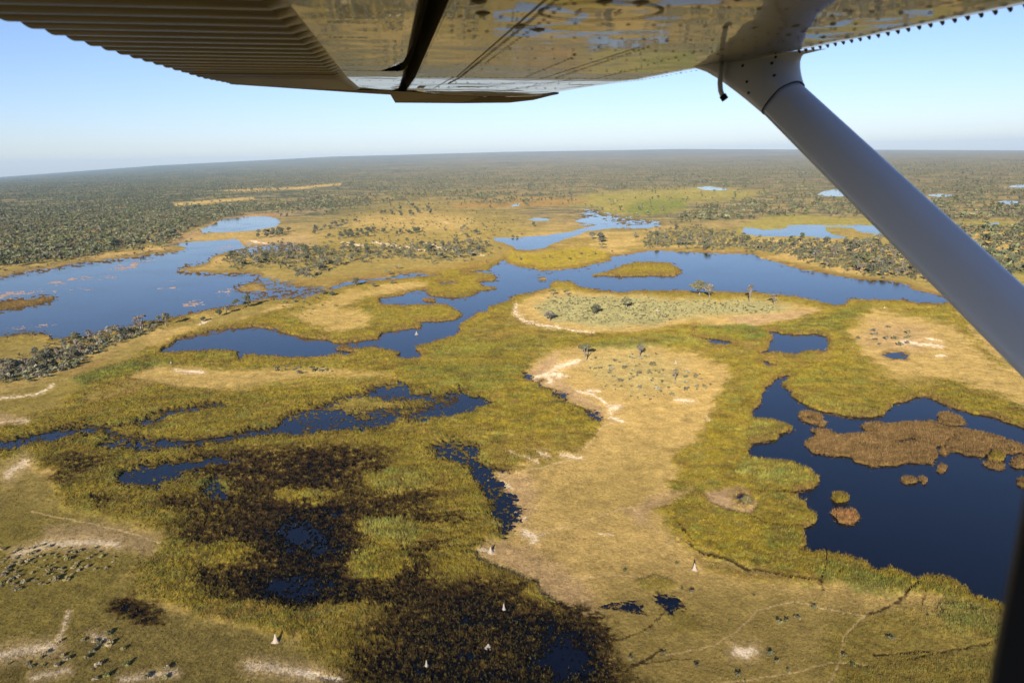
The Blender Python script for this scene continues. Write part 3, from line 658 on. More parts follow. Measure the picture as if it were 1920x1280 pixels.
vis = (U > -60) & (U < 1980) & (V > 300) & (V < 1330)
wet = (WSD > -.6) | (MW > -.02)
# reed beds near the flight path
cand = np.nonzero(vis & ~wet & (REED > .35) & (V > 545))[0]
sel = rng.choice(cand, min(len(cand), 120000), replace=False)
jit = (RAD[sel] * .0012)[:, None]
Pt = Pg[sel] + np.concatenate([rng.normal(0, 1, (len(sel), 2)) * jit, np.zeros((len(sel), 1))], 1); Pt[:, 2] -= .15
hh = (HGT[sel] * .55 + .35) * rng.uniform(.6, 1.3, len(sel)); ww = np.clip(RAD[sel] * .00075, .12, .5) * rng.uniform(.7, 1.5, len(sel))
Vt, Ft, Kt = blades(Pt, hh, ww, ALB[sel] * 1.08, 4, .6, rng)
tag(link("reeds", fast_mesh("reeds", Vt, Ft, STRAW, False, Kt)), "olive and yellow reed beds filling the marsh between the channels", "reeds", kind="stuff")
# thin standing stems over the burnt ground
cand = np.nonzero(vis & ~wet & (gate > .4) & (DK > .35) & (V > 800))[0]
sel = rng.choice(cand, min(len(cand), 7000), replace=False)
Pt = Pg[sel].copy(); Pt[:, 2] -= .05
Vt, Ft, Kt = blades(Pt, rng.uniform(.35, 1.1, len(sel)), np.full(len(sel), .10), C['olive'][None] * KALB * rng.uniform(.2, .7, len(sel))[:, None], 3, .7, rng)
tag(link("dead_stems", fast_mesh("dead_stems", Vt, Ft, STRAW, False, Kt)), "thin olive stems standing over the dark burnt marsh", "stems", kind="stuff")
# tussocks of dry grass on the islands
cand = np.nonzero(vis & ~wet & (REED < .35) & (V > 560) & (ALB.sum(1) < 1.1))[0]
sel = rng.choice(cand, min(len(cand), 50000), replace=False)
Pt = Pg[sel].copy(); Pt[:, 2] -= .05
hh = rng.uniform(.25, .6, len(sel)); ww = np.clip(RAD[sel] * .0007, .1, .4)
Vt, Ft, Kt = blades(Pt, hh, ww, ALB[sel] * .95, 3, .5, rng)
tag(link("grass", fast_mesh("grass", Vt, Ft, STRAW, False, Kt)), "dry tan grass tussocks scattered over the islands", "grass", kind="stuff")
# brown papyrus and sedge on the floating islets
cand = np.nonzero(vis & (ISL > -.5) & (V > 480))[0]
sel = cand[rng.random(len(cand)) < .8]
Pt = Pg[sel].copy(); Pt[:, 2] -= .2
Vt, Ft, Kt = blades(Pt, rng.uniform(.6, 1.3, len(sel)), np.clip(RAD[sel] * .0011, .2, .6), ALB[sel] * 1.1, 4, .6, rng)
tag(link("sedge", fast_mesh("sedge", Vt, Ft, STRAW, False, Kt)), "brown sedge growing on the floating islets of the lakes", "sedge", kind="stuff")

# ---- crowns: many leaf clumps spread through lobes
def lobes_to_leaves(lobes, n, size, rg, col, flat=.55):
    """lobes: (cx,cy,cz, rx,ry,rz) -> quads, point colours"""
    lob = np.asarray(lobes, float)
    vol = (lob[:, 3] * lob[:, 4] * lob[:, 5]) ** (2 / 3); k = rg.choice(len(lob), n, p=vol / vol.sum())
    d = rg.normal(0, 1, (n, 3)); d /= np.linalg.norm(d, axis=1, keepdims=True)
    d[:, 2] = np.where(d[:, 2] < -.3, -d[:, 2] * .5, d[:, 2])
    rad = rg.uniform(.55, 1.05, n)[:, None]
    ctr = lob[k, :3] + d * lob[k, 3:] * rad
    nrm = d * .8 + rg.normal(0, .55, (n, 3)) + np.array([0, 0, flat]); nrm /= np.linalg.norm(nrm, axis=1, keepdims=True)
    t = np.cross(nrm, rg.normal(0, 1, (n, 3))); t /= np.linalg.norm(t, axis=1, keepdims=True); b = np.cross(nrm, t)
    s = (size * rg.uniform(.55, 1.35, n))[:, None]
    asp = rg.uniform(.5, 1, n)[:, None]
    Vq = np.stack([ctr - t * s - b * s * asp * .7, ctr + t * s * .8 - b * s * asp, ctr + t * s + b * s * asp * .8 + nrm * s * .2, ctr - t * s * .7 + b * s * asp], 1)
    c = np.asarray(col) * rg.uniform(.6, 1.4, n)[:, None]
    lobe_tone = rg.uniform(.75, 1.25, len(lob))[k][:, None]
    Kq = np.repeat((c * lobe_tone)[:, None, :], 4, 1)
    return Vq.reshape(-1, 3), np.arange(4 * n).reshape(-1, 4), Kq.reshape(-1, 3)

def tube(pts, rads, seg=6):
    Vv, Ff = [], []
    pts = [Vector(p) for p in pts]
    for i, p in enumerate(pts):
        d = (pts[min(i + 1, len(pts) - 1)] - pts[max(i - 1, 0)]).normalized()
        x = d.orthogonal().normalized(); y = d.cross(x)
        for k in range(seg):
            a = 2 * math.pi * k / seg
            Vv.append(p + (x * math.cos(a) + y * math.sin(a)) * rads[i])
    for i in range(len(pts) - 1):
        for k in range(seg):
            Ff.append((i * seg + k, i * seg + (k + 1) % seg, (i + 1) * seg + (k + 1) % seg, (i + 1) * seg + k))
    Ff.append(tuple(range(seg))[::-1]); Ff.append(tuple((len(pts) - 1) * seg + k for k in range(seg)))
    return Vv, Ff

def join(parts):
    V, F = [], []
    for v, f in parts:
        o = len(V); V += list(v); F += [tuple(i + o for i in q) for q in f]
    return V, F

GREY = np.array([.140, .130, .072]); DARK = np.array([.085, .088, .045]); OLIVE = np.array([.105, .108, .040]); BROWN = np.array([.145, .115, .070]); PALM = np.array([.20, .20, .155]); SAGE = np.array([.215, .200, .115])

def tree_meshes(kind, seed):
    """unit tree: 10 m tall -> (trunk mesh, crown mesh)"""
    rg = np.random.default_rng(seed)
    lob, br = [], []
    if kind == 'round':
        nl = 7; H = 10
        for i in range(nl):
            a = rg.uniform(0, 6.28); r = rg.uniform(1.2, 3.2) * (i > 0)
            lob.append((math.cos(a) * r, math.sin(a) * r, rg.uniform(4.2, 7.2), rg.uniform(1.5, 2.4), rg.uniform(1.5, 2.4), rg.uniform(1.2, 1.9)))
        lob.append((rg.uniform(-.6, .6), rg.uniform(-.6, .6), 8.0, 2.0, 2.0, 1.6)); col = GREY; n = 620; sz = .46
    elif kind == 'dark':
        for i in range(8):
            a = rg.uniform(0, 6.28); r = rg.uniform(.8, 2.6)
            lob.append((math.cos(a) * r, math.sin(a) * r, rg.uniform(2.8, 7.2), rg.uniform(1.8, 2.5), rg.uniform(1.8, 2.5), rg.uniform(1.5, 2.2)))
        lob.append((0, 0, 7.6, 2.2, 2.2, 1.9)); col = DARK; n = 640; sz = .47
    elif kind == 'umbrella':
        for i in range(11):
            a = rg.uniform(0, 6.28); r = rg.uniform(.5, 5.2)
            lob.append((math.cos(a) * r, math.sin(a) * r, 8.0 - .07 * r * r + rg.uniform(-.3, .5), rg.uniform(1.3, 2.1), rg.uniform(1.3, 2.1), rg.uniform(.6, 1.1)))
        col = OLIVE * .9; n = 620; sz = .44
    elif kind == 'thin':
        for i in range(6):
            a = rg.uniform(0, 6.28); r = rg.uniform(.6, 2.4)
            lob.append((math.cos(a) * r, math.sin(a) * r, rg.uniform(6, 9.2), rg.uniform(.8, 1.3), rg.uniform(.8, 1.3), rg.uniform(.6, 1.0)))
        col = BROWN; n = 260; sz = .38
    if kind == 'palm':
        H = 9.0
        tv = [tube([(0, 0, -.4), (.15, .05, 4), (.1, .1, H)], [.24, .17, .15])]
        Vv, Ff, Kk = [], [], []
        for i in range(34):      # fan leaves
            a = rg.uniform(0, 6.28); e = rg.uniform(-.7, 1.2); ln = rg.uniform(1.3, 2.0)
            d = np.array([math.cos(a) * math.cos(e), math.sin(a) * math.cos(e), math.sin(e)])
            s = np.array([-math.sin(a), math.cos(a), 0]); c0 = np.array([.1, .1, H]) + d * ln * .45
            u = np.cross(d, s)
            p = [c0 - s * .12, c0 + s * .12, c0 + d * ln * .55 + s * .75 + u * .15, c0 + d * ln * .8 - u * .1, c0 + d * ln * .55 - s * .75 + u * .15]
            o = len(Vv); Vv += p; Ff.append((o, o + 1, o + 2, o + 3)); Ff.append((o, o + 3, o + 4, o))
            Kk += [PALM * rg.uniform(.6, 1.25)] * 5
        Ff = [f if len(set(f)) == 4 else tuple(dict.fromkeys(f)) for f in Ff]
        me = make_mesh("crown", Vv, Ff, (LEAF,))
        at = me.attributes.new("albedo", 'FLOAT_COLOR', 'POINT'); c4 = np.ones((len(Vv), 4), np.float32); c4[:, :3] = np.array(Kk); at.data.foreach_set("color", c4.ravel())
        return make_mesh("trunk", *join(tv), (BARK,), True), me
    zc = np.array(lob)[:, 2].min()
    fork = 2.6 if kind in ('round', 'umbrella', 'thin') else 1.6
    br.append(tube([(0, 0, -.4), (rg.uniform(-.2, .2), rg.uniform(-.2, .2), fork * .6), (rg.uniform(-.3, .3), rg.uniform(-.3, .3), fork)], [.5, .36, .3]))
    for (cx, cy, cz, rx, ry, rz) in lob[:7]:
        br.append(tube([(0, 0, fork - .25), (cx * .45, cy * .45, fork + (cz - fork) * .5), (cx * .95, cy * .95, cz)], [.22, .15, .06], 5))
    Vc, Fc, Kc = lobes_to_leaves(lob, n, sz, rg, col)
    return make_mesh("trunk", *join(br), (BARK,), True), fast_mesh("crown", Vc, Fc, LEAF, False, Kc)

TREES = {k: [tree_meshes(k, s) for s in ss] for k, ss in dict(round=(1, 2, 3, 4), dark=(5, 6, 7), umbrella=(8, 9), thin=(10, 11, 12), palm=(13, 14)).items()}

def ground_z(x, y):
    return .12 + float(far_rise(np.array([x]), np.array([y]))[0])

def place_tree(kind, px, py, h, label, group=None, sx=1.0, name=None):
    p = ground(px, py); e = bpy.data.objects.new(name or ("fan_palm" if kind == 'palm' else "savanna_tree"), None); COL.objects.link(e)
    e.empty_display_size = 1
    e.location = (p[0], p[1], ground_z(p[0], p[1])); s = h / 10.0
    e.scale = (s * sx, s * sx, s); e.rotation_euler = (0, 0, random.uniform(0, 6.28))
    tag(e, label, "palm" if kind == 'palm' else "tree", group)
    t, c = random.choice(TREES[kind])
    link("trunk", t, e); link("crown", c, e)
    return e

# landmark trees
place_tree('round', 1311, 556, 15.5, "broad grey-green tree on the scrub island's far edge, larger of a touching pair", sx=1.15)
place_tree('round', 1330, 560, 14, "pale-trunked tree touching the broad tree on the far edge of the scrub island", sx=.8)
place_tree('thin', 1406, 566, 15, "tall thin tree with one tan tuft of crown on the scrub island", sx=.7)
place_tree('thin', 1452, 571, 9, "low spreading grey tree at the right end of the scrub island", sx=1.7)
place_tree('dark', 1117, 590, 9.5, "compact dark round tree in the middle of the scrub island", sx=1.05)
place_tree('round', 1031, 602, 8.5, "low rounded tree beside the white sand rim of the scrub island", sx=1.3)
place_tree('round', 1175, 578, 10, "wide grey-brown tree standing to the right of the compact dark tree on the scrub island", sx=1.25)
place_tree('umbrella', 1036, 555, 6.5, "flat-topped little tree at the tip of the scrub island, nearer its sand rim", sx=1.0)
place_tree('umbrella', 1064, 556, 6.5, "flat-topped little tree at the tip of the scrub island, nearer the broad tree", sx=1.0)
place_tree('umbrella', 1099, 676, 11, "umbrella-shaped thorn tree beside the bright sand streaks on the dry grass island", sx=.95)
place_tree('round', 1199, 671, 9.5, "small tree with a bare pale trunk on the far edge of the dry grass island", sx=.62)
place_tree('thin', 1266, 719, 8.5, "leafless-looking sparse tree with a white forked trunk on the dry grass island", sx=.9)
place_tree('dark', 466, 577, 12.5, "tall dark tree casting a long shadow beside the left lake, outermost of its cluster", sx=.8)
place_tree('umbrella', 446, 583, 11.5, "flat-topped brownish tree second from the outer end of the cluster by the left lake", sx=.62)
place_tree('round', 425, 589, 8, "low bushy grey tree in the middle of the cluster by the left lake", sx=1.0)
place_tree('dark', 411, 594, 7, "low dark tree at the near end of the cluster by the left lake", sx=.9)
place_tree('dark', 381, 603, 4.5, "small dark tree standing alone just short of the lakeside cluster", sx=1.3)
place_tree('round', 311, 612, 12, "tall round tree at the far tip of the wooded belt by the left lake", sx=.75)
place_tree('thin', 265, 619, 12, "wide bare grey-brown tree leaning over the left lake from the wooded belt", sx=1.5)
place_tree('umbrella', 143, 656, 11, "grey spreading tree rising highest in the middle of the wooded belt", sx=.85)
place_tree('palm', 204, 640, 10, "pale fan palm highest on the wooded belt beside the left lake")
place_tree('palm', 190, 644, 8.5, "middle one of three pale fan palms on the lakeside wooded belt")
place_tree('palm', 180, 648, 8, "lowest pale fan palm of the three on the wooded belt")
place_tree('thin', 225, 632, 9, "bare greyish tree between the fan palms and the left lake", sx=1.2)
place_tree('dark', 1126, 455, 16, "big dense tree at the head of the middle lagoon", sx=1.15)
place_tree('round', 1110, 450, 13, "grey tree just behind the big dense one by the middle lagoon", sx=1.1)
place_tree('umbrella', 1129, 466, 8, "low flat tree in front of the big dense one by the middle lagoon", sx=1.2)
place_tree('dark', 893, 441, 10.5, "isolated round dark tree on the pale plain left of the middle lagoon", sx=1.1)
place_tree('round', 870, 432, 11, "isolated tree just beyond the round dark tree on the pale plain", sx=.95)
place_tree('umbrella', 872, 446, 8, "low tree in front of the isolated trees on the pale plain", sx=1.2)
place_tree('dark', 1503, 452, 13, "dark tree standing taller behind the lagoon-side scrub on the right", sx=.9)
place_tree('dark', 1000, 425, 10, "solitary tree on the plain above the middle lagoon", sx=1.0)
place_tree('dark', 667, 537, 9.5, "bushy dark tree at the near end of the little grove by the narrow creek", sx=1.2)
place_tree('round', 700, 540, 6, "low tree in the middle of the little grove by the narrow creek", sx=1.2)
place_tree('round', 735, 534, 5, "low bush-like tree at the far end of the little grove by the narrow creek", sx=1.4)
place_tree('dark', 605, 554, 6, "green low tree left of the little grove by the narrow creek", sx=1.6)
place_tree('dark', 622, 556, 5.5, "green low tree between the creek grove and the left lake inlet", sx=1.4)

def zone_pts(poly, n, rg, mind=0.0):
    q = np.array(poly, np.float32); lo = q.min(0); hi = q.max(0); out = []
    tries = 0
    while len(out) < n and tries < n * 60:
        tries += 1
        p = rg.uniform(lo, hi)
        if sdf_poly(np.array([p[0]], np.float32), np.array([p[1]], np.float32), q)[0] > 0 and all((p[0] - o[0]) ** 2 + 4 * (p[1] - o[1]) ** 2 > mind ** 2 for o in out):
            out.append(p)
    return sorted(out, key=lambda p: p[1])

TREE_ZONES = [
 ([(0,690),(60,664),(130,640),(200,628),(300,600),(330,600),(300,612),(240,630),(180,652),(120,684),(60,705),(0,712)], 34, 9, (5, 8), (('round', 4), ('dark', 3), ('thin', 2)), "grey-green tree in the wooded belt along the near shore of the left lake", "trees of the lakeside belt"),
 ([(395,497),(430,478),(520,460),(640,465),(760,462),(900,452),(928,462),(900,480),(840,494),(760,486),(640,494),(600,520),(565,522),(530,500),(450,502)], 66, 9, (8, 13), (('round', 5), ('dark', 3), ('umbrella', 1), ('palm', .4)), "tree in the woodland on the spit beside the left lake", "trees on the spit"),
 ([(612,447),(640,437),(700,432),(800,434),(800,439),(700,444),(640,448)], 22, 6, (8, 11), (('dark', 1),), "dark round tree in the straight row across the pale plain", "dark trees in the row on the plain"),
 ([(705,402),(760,388),(820,392),(825,400),(785,406),(750,408)], 20, 6, (9, 12), (('dark', 2), ('round', 1)), "dark tree in the clump beyond the straight row on the pale plain", "dark trees in the clump on the plain"),
 ([(460,448),(490,436),(545,430),(548,440),(500,448)], 14, 6, (9, 12), (('dark', 2), ('round', 1)), "tree in the grove beside the small lake on the left", "trees of the small lake grove"),
 ([(555,440),(600,425),(660,412),(680,415),(640,430),(590,442)], 14, 7, (8, 11), (('round', 2), ('dark', 1)), "tree in the loose grove between the small lake and the straight row", "trees of the loose grove"),
 ([(1205,464),(1215,440),(1300,424),(1380,442),(1420,450),(1560,455),(1640,448),(1690,470),(1720,520),(1690,522),(1640,517),(1560,503),(1500,488),(1450,476),(1390,468),(1280,464)], 84, 9, (7, 12), (('round', 4), ('dark', 3), ('thin', 1), ('palm', 1.4)), "tree in the scrubby woodland behind the channel on the right", "trees behind the channel"),
]
for poly, n, md, (h0, h1), kinds, label, group in TREE_ZONES:
    rg = np.random.default_rng(n * 7 + 1)
    ks = [k for k, _ in kinds]; pw = np.array([w for _, w in kinds], float); pw /= pw.sum()
    for p in zone_pts(poly, n, rg, md):
        k = str(rg.choice(ks, p=pw))
        place_tree(k, p[0], p[1], rg.uniform(h0, h1), label if k != 'palm' else label.replace("tree in", "pale fan palm in"), group if k != 'palm' else group.replace("trees", "palms").replace("dark ", ""), rg.uniform(.8, 1.35) if k != 'palm' else 1.0)

# ---- bushes one by one where they are nearest, the rest as shrubbery
def bush_mesh(seed, col):
    rg = np.random.default_rng(seed)
    lob = [(rg.uniform(-.7, .7), rg.uniform(-.7, .7), rg.uniform(.5, 1.2), rg.uniform(.5, .9), rg.uniform(.5, .9), rg.uniform(.5, .8)) for _ in range(5)]
    return lobes_to_leaves(lob, 70, .3, rg, col, .4)
BUSHT = [bush_mesh(31, SAGE), bush_mesh(32, GREY), bush_mesh(33, OLIVE), bush_mesh(34, GREY * .8), bush_mesh(35, BROWN * .8), bush_mesh(36, DARK * 1.2), bush_mesh(37, np.array([.25, .205, .095])), bush_mesh(38, np.array([.20, .170, .072]))]
BUSHM = [fast_mesh("bush", v, f, LEAF, False, k) for v, f, k in BUSHT]
def place_bush(px, py, s, label, group, var):
    p = ground(px, py); o = link("bush", BUSHM[var], None, (p[0], p[1], ground_z(p[0], p[1]) + .05)); o.scale = (s, s, s * random.uniform(.7, 1.1)); o.rotation_euler = (0, 0, random.uniform(0, 6.28))
    return tag(o, label, "bush", group)
BUSH_ZONES = [
 ([(0,720),(0,695),(60,672),(160,650),(250,618),(300,610),(250,636),(200,655),(130,695),(60,718)], 96, 7, (1.2, 2.4), (0, 1, 3, 5), "grey-green bush under the trees of the wooded belt by the left lake", "bushes of the lakeside belt"),
 ([(0,1030),(80,1022),(220,1030),(225,1060),(150,1085),(60,1105),(0,1115)], 84, 9, (.35, .85), (6, 6, 7, 7), "low bush in the scrub patch on the dry rise at the lower left", "bushes on the dry rise"),
 ([(0,1280),(0,1245),(120,1200),(250,1180),(260,1220),(330,1250),(320,1280)], 26, 14, (.4, .9), (6, 7, 2), "dark low bush near the white sand in the lower left corner", "bushes in the sandy corner"),
 ([(1120,680),(1230,665),(1300,700),(1330,730),(1250,745),(1160,720)], 24, 12, (.7, 1.5), (0, 1, 3), "small grey bush on the dry grass island among the three little trees", "bushes of the grass island"),
 ([(480,690),(540,685),(620,690),(630,700),(540,702)], 26, 7, (.6, 1.2), (1, 3, 2), "small bush along the dry strip in front of the dark channel", "bushes on the dry strip"),
 ([(1600,630),(1660,610),(1720,625),(1700,648),(1640,655)], 12, 14, (.7, 1.6), (1, 3), "grey bush on the sandy rise near the round pond", "bushes near the round pond"),
]
for poly, n, md, (s0, s1), var, label, group in BUSH_ZONES:
    rg = np.random.default_rng(n * 3 + 5)
    for p in zone_pts(poly, n, rg, md):
        place_bush(p[0], p[1], rg.uniform(s0, s1), label, group, int(rg.choice(var)))

def scatter(name, templates, P, S, tone, mat):
    """many plants of a far-off mass as one mesh"""
    rg = np.random.default_rng(99)
    Vs, Fs, Ks, o = [], [], [], 0
    which = rg.integers(0, len(templates), len(P))
    for t, (v, f, k) in enumerate(templates):
        I = np.nonzero(which == t)[0]
        if not len(I): continue
        a = rg.uniform(0, 2 * np.pi, len(I)); ca, sa = np.cos(a)[:, None], np.sin(a)[:, None]
        sx = (S[I] * rg.uniform(.8, 1.3, len(I)))[:, None]
        X = (v[None, :, 0] * ca - v[None, :, 1] * sa) * sx + P[I, 0][:, None]
        Y = (v[None, :, 0] * sa + v[None, :, 1] * ca) * sx + P[I, 1][:, None]
        Z = v[None, :, 2] * S[I][:, None] + P[I, 2][:, None]
        Vs.append(np.stack([X, Y, Z], -1).reshape(-1, 3))
        Fs.append((f[None] + (np.arange(len(I)) * len(v))[:, None, None]).reshape(-1, f.shape[1]) + o)
        Ks.append((k[None] * tone[I][:, None, :]).reshape(-1, 3)); o += len(I) * len(v)
    return fast_mesh(name, np.concatenate(Vs), np.concatenate(Fs), mat, False, np.concatenate(Ks))

def mini_tree(seed, col, n=22):
    rg = np.random.default_rng(seed)
    lob = [(rg.uniform(-2.4, 2.4), rg.uniform(-2.4, 2.4), rg.uniform(4, 7.5), rg.uniform(1.7, 2.6), rg.uniform(1.7, 2.6), rg.uniform(1.4, 2.0)) for _ in range(4)] + [(0, 0, 2.5, 1.8, 1.8, 2.0)]
    return lobes_to_leaves(lob, n, 1.5, rg, col, .3)
MINI = [mini_tree(50, GREY), mini_tree(51, GREY * .8), mini_tree(52, DARK * 1.4), mini_tree(53, BROWN * .9), mini_tree(54, OLIVE), mini_tree(55, GREY * 1.15)]
openm = np.full(len(gx), -50.0, np.float32)
for pts in FAR_OPEN:
    I = inside(pts, 20); openm[I] = np.maximum(openm[I], sdf_poly(UZ[I], VZ[I], pts))
wood = vis & (ISL < -5) & (V < 520) & (V > 293) & (WSD < -2.5)
dens = (.06 + .94 * WDEN) * (1 - .93 * sstep(-6, 4, openm))
lim = np.interp(U, [0, 300, 420, 700, 1000, 1250, 1450, 1700, 1750, 1920], [508, 470, 425, 395, 385, 420, 410, 415, 520, 520])
dens *= sstep(3, -8, V - lim) * .985 + .015 * (V < 560)
dens *= np.clip(RAD / 2000, .3, 1.0)
dens *= .55 + .45 * sstep(1500, 300, U)
cand = np.nonzero(wood & (rng.random(len(gx)) < dens * .62))[0]
print("far trees", len(cand))
Pt = Pg[cand] + np.concatenate([rng.normal(0, 1, (len(cand), 2)) * (RAD[cand] * .0012)[:, None], np.zeros((len(cand), 1))], 1)
tn = np.repeat((rng.uniform(.75, 1.3, len(cand)) * (.55 + .9 * fbm(lx[cand] * .7, ly[cand] * 2.4, 3, 63)))[:, None], 3, 1)
tag(link("woodland", scatter("woodland", MINI, Pt, (.42 + .95 * rng.random(len(cand)) ** 2.2), tn, LEAF)), "grey-green savanna woodland stretching to the horizon", "woodland", kind="stuff")
# small shrubs: the grey scrub island, the open plain, the far sides
sz = np.zeros(len(gx), np.float32)
for pts, d0 in [([(1000,575),(1040,555),(1100,555),(1300,563),(1440,566),(1490,575),(1440,590),(1300,592),(1220,610),(1120,614),(1040,600)], .14),
                ([(560,480),(640,400),(800,370),(960,395),(1000,430),(920,490),(700,490)], .035), ([(395,497),(430,470),(520,455),(640,460),(760,455),(900,448),(930,460),(900,480),(840,496),(760,488),(640,496),(600,524),(565,526),(530,502),(450,504)], .20),
                ([(1200,466),(1215,430),(1300,420),(1390,440),(1420,448),(1560,452),(1640,445),(1690,470),(1750,530),(1690,524),(1640,519),(1560,505),(1500,490),(1450,478),(1390,470),(1280,466)], .30),
                ([(1100,672),(1230,660),(1320,700),(1340,735),(1200,760),(1110,720)], .010), ([(0,722),(0,690),(60,660),(130,636),(250,606),(330,597),(300,618),(200,655),(120,698)], .16),
                ([(0,505),(300,462),(400,415),(400,440),(300,480),(0,520)], .05), ([(1130,1000),(1500,1110),(1850,1180),(1850,1280),(1130,1280)], .0009), ([(480,560),(600,545),(640,580),(560,600)], .02), ([(1160,470),(1020,460),(1000,500),(1100,490)], .01)]:
    I = inside(pts, 4); d = sdf_poly(UW[I], VW[I], pts); sz[I] = np.maximum(sz[I], sstep(-1, 9, d + (n_mid[I] - .5) * 22) * d0)
cand = np.nonzero(vis & ~wet & (rng.random(len(gx)) < sz))[0]
print("shrubs", len(cand))
Pt = Pg[cand].copy(); Pt[:, 2] = Pt[:, 2] - .1
sage_i = (U[cand] > 990) & (U[cand] < 1500) & (V[cand] > 548) & (V[cand] < 640)
def thin_out(v, f, k, n): return v[:4 * n], f[:n], k[:4 * n]
BT2 = [thin_out(*b, 34) for b in BUSHT[1:6]]
shr_tone = np.repeat(rng.uniform(.8, 1.25, len(cand))[:, None], 3, 1); shr_tone[sage_i] *= np.array([1.25, 1.22, 1.15]) * .8 / .9
shr_s = rng.uniform(.45, 1.5, len(cand)) * np.clip(RAD[cand] / 700, .5, 1.5); shr_s[sage_i] *= .62
tag(link("shrubs", scatter("shrubs", BT2, Pt, shr_s, shr_tone, LEAF)), "low grey shrubs dotted over the islands and the open plain", "shrubs", kind="stuff")
# ------------------------------------------------------------------ termite mounds and pale camp tents
MOUND, N, L, B = new_mat("pale_termite_clay")
tc = N.new("ShaderNodeTexCoord"); nz = n_noise(N, 2.2, 4, .6, tc.outputs["Object"], L)
cr = N.new("ShaderNodeValToRGB"); L.new(nz.outputs[0], cr.inputs[0])
cr.color_ramp.elements[0].color = (.28, .22, .16, 1); cr.color_ramp.elements[1].color = (.40, .335, .26, 1)
L.new(cr.outputs[0], B.inputs["Base Color"]); B.inputs["Roughness"].default_value = 1
GREYM, N, L, B = new_mat("weathered_grey_clay")
tc = N.new("ShaderNodeTexCoord"); nz = n_noise(N, 2.2, 4, .6, tc.outputs["Object"], L)
cr = N.new("ShaderNodeValToRGB"); L.new(nz.outputs[0], cr.inputs[0])
cr.color_ramp.elements[0].color = (.16, .14, .12, 1); cr.color_ramp.elements[1].color = (.38, .35, .31, 1)
L.new(cr.outputs[0], B.inputs["Base Color"]); B.inputs["Roughness"].default_value = 1

def mound(px, py, h, w, label, mt=MOUND, seed=0, lean=.0):
    rg = random.Random(seed); seg = 14
    prof = [(1.5, -.2), (1.35, .03), (1.0, .10), (.80, .22), (.62, .38), (.46, .55), (.36, .72), (.24, .88), (.10, .97)]
    Vv, Ff = [], []
    for i, (r, z) in enumerate(prof):
        for k in range(seg):
            a = 2 * math.pi * k / seg
            rr_ = r * w * .5 * (1 + .16 * math.sin(3 * a + seed) + .10 * rg.uniform(-1, 1))
            Vv.append((math.cos(a) * rr_ + lean * z * h, math.sin(a) * rr_, z * h + rg.uniform(-.02, .02) * h))
    Vv.append((lean * h, 0, h)); top = len(Vv) - 1
    for i in range(len(prof) - 1):
        for k in range(seg):
            Ff.append((i * seg + k, i * seg + (k + 1) % seg, (i + 1) * seg + (k + 1) % seg, (i + 1) * seg + k))
    for k in range(seg): Ff.append(((len(prof) - 1) * seg + k, (len(prof) - 1) * seg + (k + 1) % seg, top))
    p = ground(px, py)
    o = link("termite_mound", make_mesh("termite_mound", Vv, Ff, (mt,), True), None, (p[0], p[1], .2))
    o.rotation_euler = (0, 0, rg.uniform(0, 6))
    return tag(o, label, "termite mound")
mound(517, 1204, 2.4, 1.5, "pointed cream termite mound at the near edge of the burnt marsh", seed=1, lean=.04)
mound(920, 1036, 1.9, 1.7, "cream termite mound on the bare tan point right of the reed marsh", seed=2)
mound(1302, 1069, 2.3, 1.4, "slim cream termite mound on the open grass below the near lake", seed=3, lean=-.02)
mound(1267, 682, 2.2, 1.5, "small white termite mound on the far right rim of the dry grass island", seed=4)
mound(1658, 580, 2.4, 2.4, "white termite mound at the far edge of the sandy rise on the right", seed=5)
mound(1598, 654, 1.6, 2.2, "low pale mound at the left edge of the sandy rise by the round pond", seed=6)
mound(945, 1143, 1.9, .9, "thin grey termite mound standing in the burnt marsh", GREYM, 7)
mound(916, 1214, 1.0, 1.6, "squat grey termite mound in the middle of the burnt marsh", GREYM, 8)
mound(800, 1250, 1.8, .9, "narrow grey termite mound at the near side of the burnt marsh", GREYM, 9)
mound(321, 684, 2.2, 2.2, "small pale mound at the left end of the dry strip", GREYM, 10)
mound(781, 627, 2.2, 1.8, "grey stump-like mound rising from the dark channel", GREYM, 11)
mound(1232, 584, 2.4, 2.0, "tiny white termite mound in the scrub of the middle island", seed=12)

CANVAS, N, L, B = new_mat("white_canvas"); B.inputs["Base Color"].default_value = (.78, .76, .70, 1); B.inputs["Roughness"].default_value = .9
def tent(px, py, s, label):
    Vv = [(-s, -s * .7, 0), (s, -s * .7, 0), (s, s * .7, 0), (-s, s * .7, 0), (-s, -s * .7, s * .5), (s, -s * .7, s * .5), (s, s * .7, s * .5), (-s, s * .7, s * .5), (-s * .9, 0, s * 1.1), (s * .9, 0, s * 1.1)]
    Ff = [(0, 1, 5, 4), (2, 3, 7, 6), (4, 5, 9, 8), (6, 7, 8, 9), (1, 2, 6, 9, 5), (3, 0, 4, 8, 7)]
    p = ground(px, py); o = link("tent", make_mesh("tent", Vv, Ff, (CANVAS,)), None, (p[0], p[1], .2)); o.rotation_euler = (0, 0, .3)
    return tag(o, label, "tent")
tent(107, 463, 2.6, "white tent in the woodland clearing beyond the left lake, the farther of two")
tent(113, 469, 3.2, "white tent in the woodland clearing beyond the left lake, the nearer of two")
